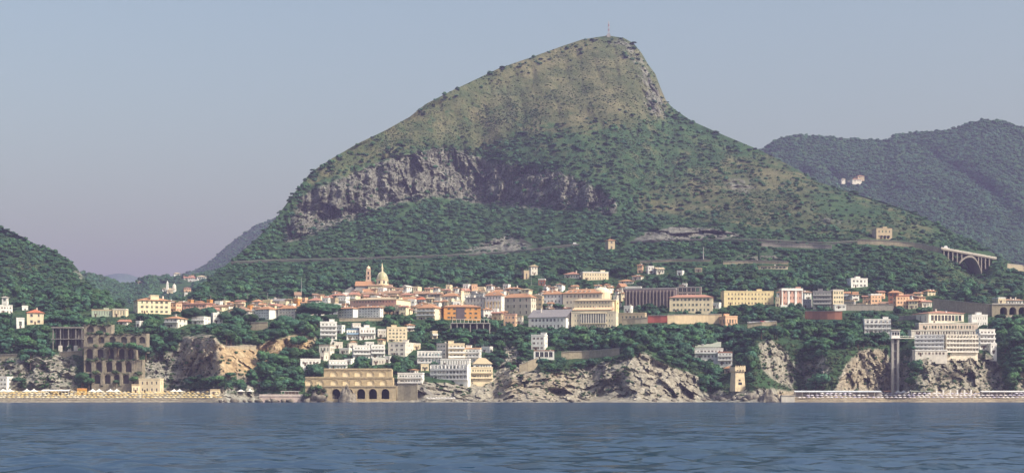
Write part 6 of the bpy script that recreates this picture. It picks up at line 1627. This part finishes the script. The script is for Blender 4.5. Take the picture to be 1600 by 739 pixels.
def platform():
    Y = min(depth(x, 622) for x in (410, 440, 480))-7; s = Y/F
    e = frame_at('bathing_platform', 'pinkish white bathing platform with a canopied bar above dark rocks', 'platform', 444, 625, Y)
    w = 38*s
    mb = MB(); mb.box(-w, w, -2, 14, -2, 7.5*s); mb.build('deck', paint((.62,.50,.44), stain=.15), e)
    mb = MB(); mb.box(-w, w, -2.3, -2.003, 7.5*s-.6, 7.5*s+.7); mb.build('parapet', paint((.66,.56,.50), stain=.1), e)
    x0, x1 = -5*s, 22*s; z = 7.5*s
    mb = MB(); mb.box(x0-.5, x1+.5, 2, 9, z+2.5, z+2.75); mb.build('canopy', paint(WHITE), e)
    mb = MB(); mb.box(x0+1, x1-1, 7.5, 8.8, z+.004, z+2.495); mb.build('bar_wall', paint((.45,.35,.28)), e)
    for j in range(6):
        x = x0+(x1-x0)*j/5; mb = MB(); mb.box(x-.1, x+.1, 2.2, 2.4, z+.004, z+2.495); mb.build('post', POLE, e)
    KEEP.append((405, 482, 608, 628))
platform()
# parasol beach buildings
def shade_row(name, label, xa, xb, py, col, h=2.4, d=4.0):
    Y = min(depth(x, py) for x in (xa, (xa+xb)/2, xb))-.5; s = Y/F; w = (xb-xa)*s/2
    e = frame_at(name, label, 'shelter', (xa+xb)/2, py, Y)
    mb = MB(); mb.loft([[(-w, 0, h), (w, 0, h), (w, 0, h+.25), (-w, 0, h+.25)], [(-w, d, h+.7), (w, d, h+.7), (w, d, h+.95), (-w, d, h+.95)]]); mb.build('roof', paint(col, stain=.08), e)
    n = max(3, int(w/2.2))
    for j in range(n+1):
        x = -w+.15+(2*w-.3)*j/n; mb = MB(); mb.box(x-.08, x+.08, .1, .26, -.6, h-.004); mb.build('post', paint(OFFW), e)
    mb = MB(); mb.box(-w, w, d-.3, d-.1, -.6, h+.6); mb.build('back_wall', paint((.32,.30,.30)), e)
shade_row('cabin_row', 'long pale blue-grey cabin row behind the parasols before the lift tower', 1242, 1378, 618.2, (.52,.56,.60))
shade_row('orange_shelter', 'orange tiled beach restaurant shelter at the foot of the lift tower', 1382, 1400, 618, TERRA, 2.6, 6)
shade_row('green_shelter', 'dark green-grey beach shelter beside the tents', 1424, 1458, 618, (.20,.22,.18), 2.4, 6)
shade_row('far_cabin_row', 'pale cabin row at the open end of the parasol beach', 1534, 1640, 618.2, (.58,.58,.58))
for j, px in enumerate((1403, 1412, 1422.5)): tent(px, 618, ['first','second','third'][j]+' white peaked tent beside the orange shelter below the lift', 3.8, 3.2)
for j, px in enumerate((1463.5, 1474, 1485, 1496, 1507, 1517.5)):
    Y = depth(px, 617)-1; p = at(px, 617, Y)
    e = empty('banner_post', p); tag(e, ['first','second','third','fourth','fifth','sixth'][j]+' tall white banner post behind the parasols, counted from the lift tower', 'post', 'white banner posts')
    mb = MB(); mb.box(-.5, .5, -.12, .12, -.5, 3.4); mb.build('banner', paint(WHITE, stain=.03), e); mb = MB(); mb.tube([(-.58, 0, -.5), (-.58, 0, 3.9)], [.07, .07], 5); mb.build('pole', POLE, e)

# summit mast
def summit_mast():
    p = at(951, crest_row(951)+.6, 1999)
    e = empty('summit_mast', p); tag(e, 'red and white lattice radio mast on the mountain summit', 'mast')
    red, wh = paint((.36,.17,.16), stain=.05), paint((.48,.46,.46), stain=.05)
    h = 17.0; n = 6
    for s in range(n):
        mb = MB(); z0, z1 = h*s/n, h*(s+1)/n; r0, r1 = 1.15-.5*z0/h, 1.15-.5*z1/h
        C = [(math.cos(a), math.sin(a)) for a in (R(45), R(135), R(225), R(315))]
        for i in range(4):
            a, b = C[i], C[(i+1) % 4]
            mb.tube([(a[0]*r0, a[1]*r0, z0), (a[0]*r1, a[1]*r1, z1)], [.2, .2], 5)
            mb.tube([(a[0]*r0, a[1]*r0, z0), (b[0]*r1, b[1]*r1, z1)], [.11, .11], 4); mb.tube([(a[0]*r1, a[1]*r1, z1), (b[0]*r1, b[1]*r1, z1)], [.11, .11], 4)
        mb.build('mast_section', red if s % 2 == 0 else wh, e)
    mb = MB(); mb.tube([(0, 0, h), (0, 0, h+2.5)], [.1, .06], 5); mb.build('antenna', wh, e)
    mb = MB(); mb.box(-2.2, 2.2, -1.5, 1.5, -1.5, 1.6); mb.build('equipment_hut', paint(GREY), e)
summit_mast()
def pole(name, label, px, py, hpx, cat, group=None, r=.12, arm=True):
    Y = depth(px, py); p = at(px, py, Y); h = hpx*Y/F
    e = empty(name, p); tag(e, label, cat, group)
    mb = MB(); mb.tube([(0, 0, -1), (0, 0, h)], [r*1.3, r*.8], 6); mb.build('pole', paint((.40,.39,.38)), e)
    if arm:
        mb = MB(); mb.tube([(-.9, 0, h-.3), (.9, 0, h-.3)], [.07, .07], 4); mb.build('cross_arm', POLE, e)
pole('thin_mast', 'tall thin mast above the orange cube-shaped house', 471, 466, 32, 'mast', r=.16, arm=False)
for j, (px, py, h) in enumerate(((313,473,11),(329,473,12),(350,473,12),(387,471,13),(418,467,10),(300,476,11),(372,473,10))):
    pole('utility_pole', ['first','second','third','fourth','fifth','sixth','seventh'][j]+' slim utility pole along the road behind the valley terrace houses', px, py, h, 'pole', 'utility poles along the valley road')
pole('pylon', 'pale slim pylon on the terraces below the landslide', 1099, 408, 22, 'pylon', r=.35)
pole('flag_pole', 'white pole next to the small dark red hut', 830, 446, 18, 'pole', r=.12, arm=False)

# cars
TYRE = flat_mat('tyre', (.03,.03,.03))
def car(px, py, col, label, van=False, Y=None, group=None):
    Y = Y or depth(px, py); p = at(px, py, Y)
    e = empty('parked_car' if not van else 'white_van', p+Vector((0, -1.5, .15))); e.rotation_euler = (0, 0, random.uniform(-.25, .25)); tag(e, label, 'car' if not van else 'van', group)
    L, Wd, Hh = (2.1, .85, 1.45) if not van else (2.6, 1.0, 2.3)
    mb = MB(); mb.loft([[(x, -Wd, .3), (x, Wd, .3), (x, Wd*.97, z), (x, -Wd*.97, z)] for x, z in ((-L, .75), (-L*.9, .9), (L*.9, .85), (L, .65))]); mb.build('body', flat_mat('car_paint', col, .25, .5), e)
    mb = MB(); t = .55 if not van else .9; mb.loft([[(-L*t, -Wd*.95, .9), (L*.45, -Wd*.95, .9), (L*.45, Wd*.95, .9), (-L*t, Wd*.95, .9)], [(-L*(t-.15), -Wd*.8, Hh), (L*.2, -Wd*.8, Hh), (L*.2, Wd*.8, Hh), (-L*(t-.15), Wd*.8, Hh)]]); mb.build('cabin', GLASS if not van else flat_mat('car_paint', col, .25, .5), e)
    for sx in (-.62, .62):
        for sy in (-1, 1):
            mb = MB(); n = 8; mb.loft([[(sx*L+.32*math.cos(2*math.pi*j/n), sy*Wd*k_, .32+.32*math.sin(2*math.pi*j/n)) for j in range(n)] for k_ in (.8, 1.02)]); mb.build('wheel', TYRE, e)
cc = [(.7,.7,.7),(.6,.6,.6),(.12,.13,.15),(.45,.06,.05),(.70,.68,.62),(.2,.25,.35),(.65,.65,.66)]
for j in range(7):
    car(1172+j*6.2, 505-.3*j, cc[j], ['white','light grey','dark grey','red','cream','blue','silver'][j]+' car parked behind the pale parapet wall', group='cars behind the parapet wall', Y=depth(1172+j*6.2, 505-.3*j)-1)
car(899, 383.4, (.75,.75,.75), 'white van driving on the mountain road near the cut rocks', True, Y=depth(899, 383)-2)
car(1478, 389.0, (.72,.72,.72), 'white van on the approach to the arch bridge', True, Y=depth(1466, 391)-1)
TREES = []
def tree(kind, px, py, r_px, Y=None, crown=None, hs=1.0, label=None):
    Y = Y or depth(px, py)
    s = r_px*Y/F
    name = {'round': 'broadleaf_tree', 'pine': 'umbrella_pine', 'cypress': 'cypress_tree'}[kind]
    e = bpy.data.objects.new(name, None); e.empty_display_size = .5
    e.location = at(px, py, Y); e.scale = (s, s, s*hs); e.rotation_euler = (0, 0, random.uniform(0, 6.28))
    COL.objects.link(e)
    c = bpy.data.objects.new('crown', crown or random.choice(CROWN[kind])); link(c, e)
    t = bpy.data.objects.new('trunk', TRUNK[kind]); link(t, e)
    tag(e, label, 'tree', None)
    hp = {'round': 2.0, 'pine': 1.8, 'cypress': 3.9}[kind]*r_px*hs
    TREES.append([e, kind, px, py-hp*0.6, r_px, label])
    return e

# trees one would notice first
tree('pine', 499, 500, 35, crown=BIGDOME, hs=.40, label='giant spreading umbrella pine in front of the western town')
tree('round', 617.5, 574, 9.5, crown=BIGROUND, hs=1.05, label='ball-shaped tree above the arched sea wall beside white houses')
tree('cypress', 18.5, 516, 7.0, Y=depth(18.5, 516)-5, hs=1.05, label='tall dark cypress next to the white villa with the tower')
tree('cypress', 1186, 409, 5, hs=1.05, label='lone dark cypress on the vineyard terraces')
tree('pine', 1393, 508, 12, crown=BIGDOME, hs=.7, label='umbrella pine above the lift tower cabin')
tree('pine', 302, 505, 19, crown=BIGDOME, hs=.66, label='broad dark pine behind which white walls show in strips')
tree('pine', 326, 499, 13, crown=BIGDOME, hs=.75, label='umbrella pine beside the long rose roof')
tree('round', 609, 493, 11, crown=BIGROUND, hs=.7, label='dark rounded tree in front of the pink palazzo')
tree('round', 1478, 478, 5, hs=.8, label='single bush growing on the stone retaining wall')
tree('pine', 925, 512, 6, hs=.6, label='small oval pine before the white base of the columned hall')
tree('round', 1548, 541, 6, hs=.8, label='small round tree on the grand hotel stepped end')
tree('round', 1521, 546, 8, hs=.75, label='bushy round tree in front of the sunlit hotel block')
tree('round', 254, 484, 7, hs=.9, label='round tree between the cream palazzo and its pink annex')
for j, (px, py, r) in enumerate(((171, 547, 8), (184, 548, 9), (205, 549, 9), (217, 551, 8), (228, 556, 9), (156, 527, 7), (139, 604, 9), (128, 600, 11), (209, 600, 8), (181, 601, 5))):
    tree('round', px, py, r, Y=min(depth(px, py), min(depth(x, 600) for x in (140, 160, 180, 200))-1.5+(2.0 if py > 590 else 5))-3.2, crown=BIGROUND, hs=.8, label=['first','second','third','fourth','fifth','sixth','seventh','eighth','ninth','tenth'][j]+' bushy tree growing out of the arcaded ruin')
for j, (px, py, r) in enumerate(((372, 500, 13), (392, 508, 12), (352, 506, 12), (444, 512, 13), (458, 520, 15), (474, 508, 13), (430, 530, 10), (466, 545, 14), (440, 575, 14), (455, 565, 13))):
    tree('round' if j % 2 else 'pine', px, py, r, crown=BIGDOME if j % 3 == 0 else BIGROUND, hs=.75, label=['first','second','third','fourth','fifth','sixth','seventh','eighth','ninth','tenth','eleventh','twelfth'][j]+' large dark tree around the tan lit cliff')
for j, (px, r) in enumerate(((843, 6), (851, 7), (860, 6), (869, 7), (877, 6))):
    tree('round', px, 484, r, crown=BIGROUND, hs=.72, label=['first','second','third','fourth','fifth'][j]+' trimmed tree in the tree court, counting from the large palazzo')

# ---------------- scatter
keep = np.array(KEEP)
BARE = np.array([(345,400,546,582),(428,492,530,546),(1182,1256,532,610),(1296,1396,546,616),(1440,1566,556,612),(690,905,588,622),(905,1090,578,622),(40,118,566,596),(228,282,560,598),(284,340,532,586)], float)
def blocked(px, py, rp, hp):
    if hp > rp*1.05 and bool(((px+rp*.6 > BARE[:, 0]) & (px-rp*.6 < BARE[:, 1]) & (py > BARE[:, 2]) & (py-hp < BARE[:, 3]-4)).any()): return True
    x0, x1, yt, yb = keep.T
    over = (px+rp*0.75 > x0) & (px-rp*0.75 < x1)
    inside = over & (py > yb-0.75*(yb-yt)) & (py < yb)
    front = over & (py >= yb-1) & (py-hp < (yb-3)-0.28*(yb-3-yt))
    return bool((inside | front).any())
g6 = np.random.default_rng(99)
def scatter(n, xr, yr, dens, rm, top=None, dep=depths, big=None, hfac=1.7):
    """random plants: photograph position, distance, radius in metres"""
    px = g6.uniform(*xr, n); py = g6.uniform(*yr, n)
    cr = (top if top is not None else (lambda q: np.interp(q, PX, PYR[-1])))(px)
    ok = py > cr+0.5
    px, py = px[ok], py[ok]
    p = dens(px, py)
    ok = g6.random(len(px)) < p
    px, py = px[ok], py[ok]
    Y = dep(px, py)
    rad = g6.uniform(rm[0], rm[1], len(px))
    nz = fbm(px/26, py/20, 0.1, 3, 77)
    rad *= 1+0.35*nz
    out = []
    for a, b, c, r in zip(px, py, Y, rad):
        rp = r*F/c
        if (b > 360 or dep is not depths) and blocked(a, b, rp, rp*hfac): continue
        out.append((a, b, c, r))
    return np.array(out)

def stuff_trees(name, label, pts, protos, sink, zs=(0.8, 1.15)):
    if not len(pts): return
    n = len(pts)
    P = np.stack([(pts[:, 0]-800)*pts[:, 2]/F, pts[:, 2], CAMZ+(HZ-pts[:, 1])*pts[:, 2]/F-sink*pts[:, 3]], 1)
    me = bpy.data.meshes.new(name); me.vertices.add(n); me.vertices.foreach_set('co', P.astype(np.float32).ravel())
    def attr(nm, typ, vals, fld='value'):
        a = me.attributes.new(nm, typ, 'POINT'); a.data.foreach_set(fld, vals)
    sc = np.stack([pts[:, 3], pts[:, 3], pts[:, 3]*g6.uniform(*zs, n)], 1).astype(np.float32)
    attr('scl', 'FLOAT_VECTOR', sc.ravel(), 'vector')
    rot = np.stack([g6.uniform(-.12, .12, n), g6.uniform(-.12, .12, n), g6.uniform(0, 6.28, n)], 1).astype(np.float32)
    attr('rot', 'FLOAT_VECTOR', rot.ravel(), 'vector')
    attr('pick', 'INT', g6.integers(0, len(protos), n).astype(np.int32))
    o = link(bpy.data.objects.new(name, me)); tag(o, label, None, None, 'stuff')
    ng = bpy.data.node_groups.new(name+'_nodes', 'GeometryNodeTree')
    ng.interface.new_socket('Geometry', in_out='INPUT', socket_type='NodeSocketGeometry'); ng.interface.new_socket('Geometry', in_out='OUTPUT', socket_type='NodeSocketGeometry')
    gi = ng.nodes.new('NodeGroupInput'); go = ng.nodes.new('NodeGroupOutput')
    iop = ng.nodes.new('GeometryNodeInstanceOnPoints'); iop.inputs['Pick Instance'].default_value = True
    jn = ng.nodes.new('GeometryNodeJoinGeometry')
    for p in reversed(protos):
        oi = ng.nodes.new('GeometryNodeObjectInfo'); oi.inputs['Object'].default_value = p; oi.inputs['As Instance'].default_value = True; oi.transform_space = 'ORIGINAL'
        ng.links.new(oi.outputs['Geometry'], jn.inputs[0])
    def named(nm, typ):
        q = ng.nodes.new('GeometryNodeInputNamedAttribute'); q.data_type = typ; q.inputs['Name'].default_value = nm
        return q.outputs['Attribute']
    ng.links.new(gi.outputs[0], iop.inputs['Points']); ng.links.new(jn.outputs[0], iop.inputs['Instance'])
    ng.links.new(named('pick', 'INT'), iop.inputs['Instance Index']); ng.links.new(named('scl', 'FLOAT_VECTOR'), iop.inputs['Scale'])
    er = ng.nodes.new('FunctionNodeEulerToRotation'); ng.links.new(named('rot', 'FLOAT_VECTOR'), er.inputs[0]); ng.links.new(er.outputs[0], iop.inputs['Rotation'])
    ng.links.new(iop.outputs[0], go.inputs[0])
    md = o.modifiers.new('scatter', 'NODES'); md.node_group = ng
    return o

# ---------------- town and shore trees: the largest stand as single trees
def belt(px, py):
    d = grid(TREE, px, py)
    lim = np.interp(px, PX, np.interp(PX, PX, L_E(PX)[0]))-26
    return d*(py > lim)*np.clip((py-lim)/6, 0.3, 1)
belt_pts = scatter(13000, (-60, 1660), (420, 612), belt, (2.0, 5.0), hfac=1.75)
order = np.argsort(-(belt_pts[:, 3]/belt_pts[:, 2])*(1+0.25*g6.random(len(belt_pts))))
belt_pts = belt_pts[order]
NT = 250
for i in range(NT):
    px, py, Y, r = belt_pts[i]
    if px < 5 or px > 1595: r *= .9
    kind = 'pine' if g6.random() < .22 else 'round'
    if g6.random() < .06: kind = 'cypress'; r *= .5
    tree(kind, px, py, r*F/Y, Y=Y, hs=g6.uniform(.72, 1.0))
rest = belt_pts[NT:]
def crowns(kind, n):
    """crown objects of trees that stand in the scene, used again for the woods"""
    return [t[0].children[0] for t in TREES if t[1] == kind and t[0].children[0].data in CROWN[kind]][:n]
seen, RC = set(), []
for t in TREES:
    c = [q for q in t[0].children if q.name.startswith('crown')][0]
    if c.data in CROWN['round'] and c.data.name not in seen: seen.add(c.data.name); RC.append(c)
PC = []
for t in TREES:
    c = [q for q in t[0].children if q.name.startswith('crown')][0]
    if c.data in CROWN['pine'] and c.data.name not in seen: seen.add(c.data.name); PC.append(c)
stuff_trees('town_trees', 'mass of smaller trees between the houses and on the cliff tops', rest, RC+PC, 0.45)

# shrubs: a few single bushes on the cliffs, the rest as scrub
shr_pts = scatter(24000, (-120, 1720), (440, 618), lambda x, y: grid(SHRUB, x, y)*(grid(ROCK, x, y) > .3), (0.7, 1.7), hfac=1.0)
SHR = []
o3 = np.argsort(-shr_pts[:, 3])
vis = [i for i in o3 if 8 < shr_pts[i, 0] < 1592][:60]
for j, i in enumerate(vis):
    px, py, Y, r = shr_pts[i]
    o = bpy.data.objects.new('cliff_shrub', CROWN['shrub'][j % 3]); o.location = at(px, py, Y)-Vector((0, 0, .25*r)); o.scale = (r, r, r); o.rotation_euler = (0, 0, random.uniform(0, 6.28))
    link(o); SHR.append((o, px, py)); 
keepidx = np.ones(len(shr_pts), bool); keepidx[vis] = False
SP = [SHR[j][0] for j in range(3)]
stuff_trees('cliff_scrub', 'low scrub clinging to the sea cliffs', shr_pts[keepidx], SP, 0.25)

und_pts = scatter(26000, (-120, 1720), (425, 612), lambda x, y: (grid(ROCK, x, y) < .45)*(y > np.interp(x, PX, L_E(PX)[0])-28)*1.0, (0.6, 1.6), hfac=0.9)
stuff_trees('undergrowth', 'green undergrowth between the town houses and trees', und_pts, SP, 0.25)
# ---------------- mountain woods and scrub
def upper(px, py):
    lim = np.interp(px, PX, L_E(PX)[0])-24
    return (py <= lim)
w1 = scatter(52000, (-150, 1750), (60, 480), lambda x, y: grid(TREE, x, y)*upper(x, y), (1.2, 3.5), hfac=1.2)
stuff_trees('woodland', 'dense woods on the flanks of the mountain', w1, RC+PC, 0.75, (0.7, 1.0))
w2 = scatter(190000, (-150, 1750), (56, 470), lambda x, y: grid(SHRUB, x, y)*upper(x, y)*np.clip(0.5+1.0*fbm(x/55, y/26, .3, 4, 91), .08, 1), (0.4, 1.45), hfac=1.0)
stuff_trees('scrub', 'bushes dotted over the grassy slopes of the mountain', w2, SP, 0.2)
w3 = scatter(26000, (1125, 1755), (186, 470), lambda x, y: np.where(y < np.interp(x, PX, PYR[-1])+3, 0.95, 0.0), (2.6, 4.6), top=RH[1], dep=RH[0], hfac=1.0)
stuff_trees('hill_woodland', 'woods covering the hill range behind the viaduct', w3, RC, 0.6, (0.7, 1.0))
w4 = scatter(9000, (92, 398), (416, 492), lambda x, y: np.where(y < np.interp(x, PX, PYR[-1])+3, 0.95, 0.0), (2.4, 4.2), top=VH[1], dep=VH[0], hfac=1.0)
stuff_trees('valley_woodland', 'woods covering the hill at the valley mouth', w4, RC, 0.6, (0.7, 1.05))
w5 = scatter(6000, (245, 518), (306, 462), lambda x, y: np.where(y < np.interp(x, PX, PYR[-1])+3, 0.6, 0.0), (2.5, 4.5), top=FR[1], dep=FR[0], hfac=1.0)
stuff_trees('ridge_woodland', 'trees on the hazy ridge behind the mountain', w5, RC, 0.6, (0.7, 1.0))

# ---------------- labels that say which tree is meant
ORD = ['first','second','third','fourth','fifth','sixth','seventh','eighth','ninth','tenth','eleventh','twelfth','thirteenth','fourteenth','fifteenth','sixteenth','seventeenth','eighteenth','nineteenth','twentieth']
def name_by_marks(items, noun, group):
    """items: (object, px, py, extra noun). Labels by the nearest named place and the order along the coast."""
    bins = {}
    for it in items:
        o, px, py, nn = it
        best = min(MARKS, key=lambda m: (m[0]-px)**2+((m[1]-py)*1.5)**2)
        dy = py-best[1]; dx = px-best[0]
        rel = 'below' if dy > 9 else 'above' if dy < -9 else 'beside'
        bins.setdefault((nn, rel, best[2]), []).append(it)
    for (nn, rel, mk), L in bins.items():
        L.sort(key=lambda t: t[1])
        for j, (o, px, py, _) in enumerate(L):
            if len(L) == 1: lab = 'the only %s directly %s %s' % (nn, rel, mk)
            else: lab = '%s %s %s %s, counting from the yellow beach' % (ORD[min(j, 19)], nn, rel, mk)
            tag(o, lab, None, group)
name_by_marks([(t[0], t[2], t[3], {'round': 'leafy tree', 'pine': 'dark pine', 'cypress': 'cypress'}[t[1]]) for t in TREES if not t[5]], 'tree', 'trees of the town and shore')
for q in FILLERS: del q[0]['_q']
name_by_marks(FILLERS, 'house', 'houses of the old town')
for o, px, py in SHR: tag(o, None, 'shrub', None)
name_by_marks([(o, px, py, 'cliff bush') for o, px, py in SHR], 'shrub', 'bushes on the sea cliffs')
# ------------------------------------------------------------------ the air
def build_haze():
    mb = MB(); mb.box(-9800, 9800, -400, 10400, -8, 475)
    m = bpy.data.materials.new('haze_air'); m.use_nodes = True
    nt = m.node_tree; nt.nodes.clear()
    out = nt.nodes.new('ShaderNodeOutputMaterial')
    pv = nt.nodes.new('ShaderNodeVolumePrincipled')
    pv.inputs['Color'].default_value = (*HAZE_COLOR, 1)
    pv.inputs['Density'].default_value = HAZE_DENSITY
    pv.inputs['Anisotropy'].default_value = 0.0
    nt.links.new(pv.outputs[0], out.inputs['Volume'])
    o = mb.build('haze', m)
    tag(o, 'thin summer haze over sea and coast', None, None, 'stuff')
build_haze()
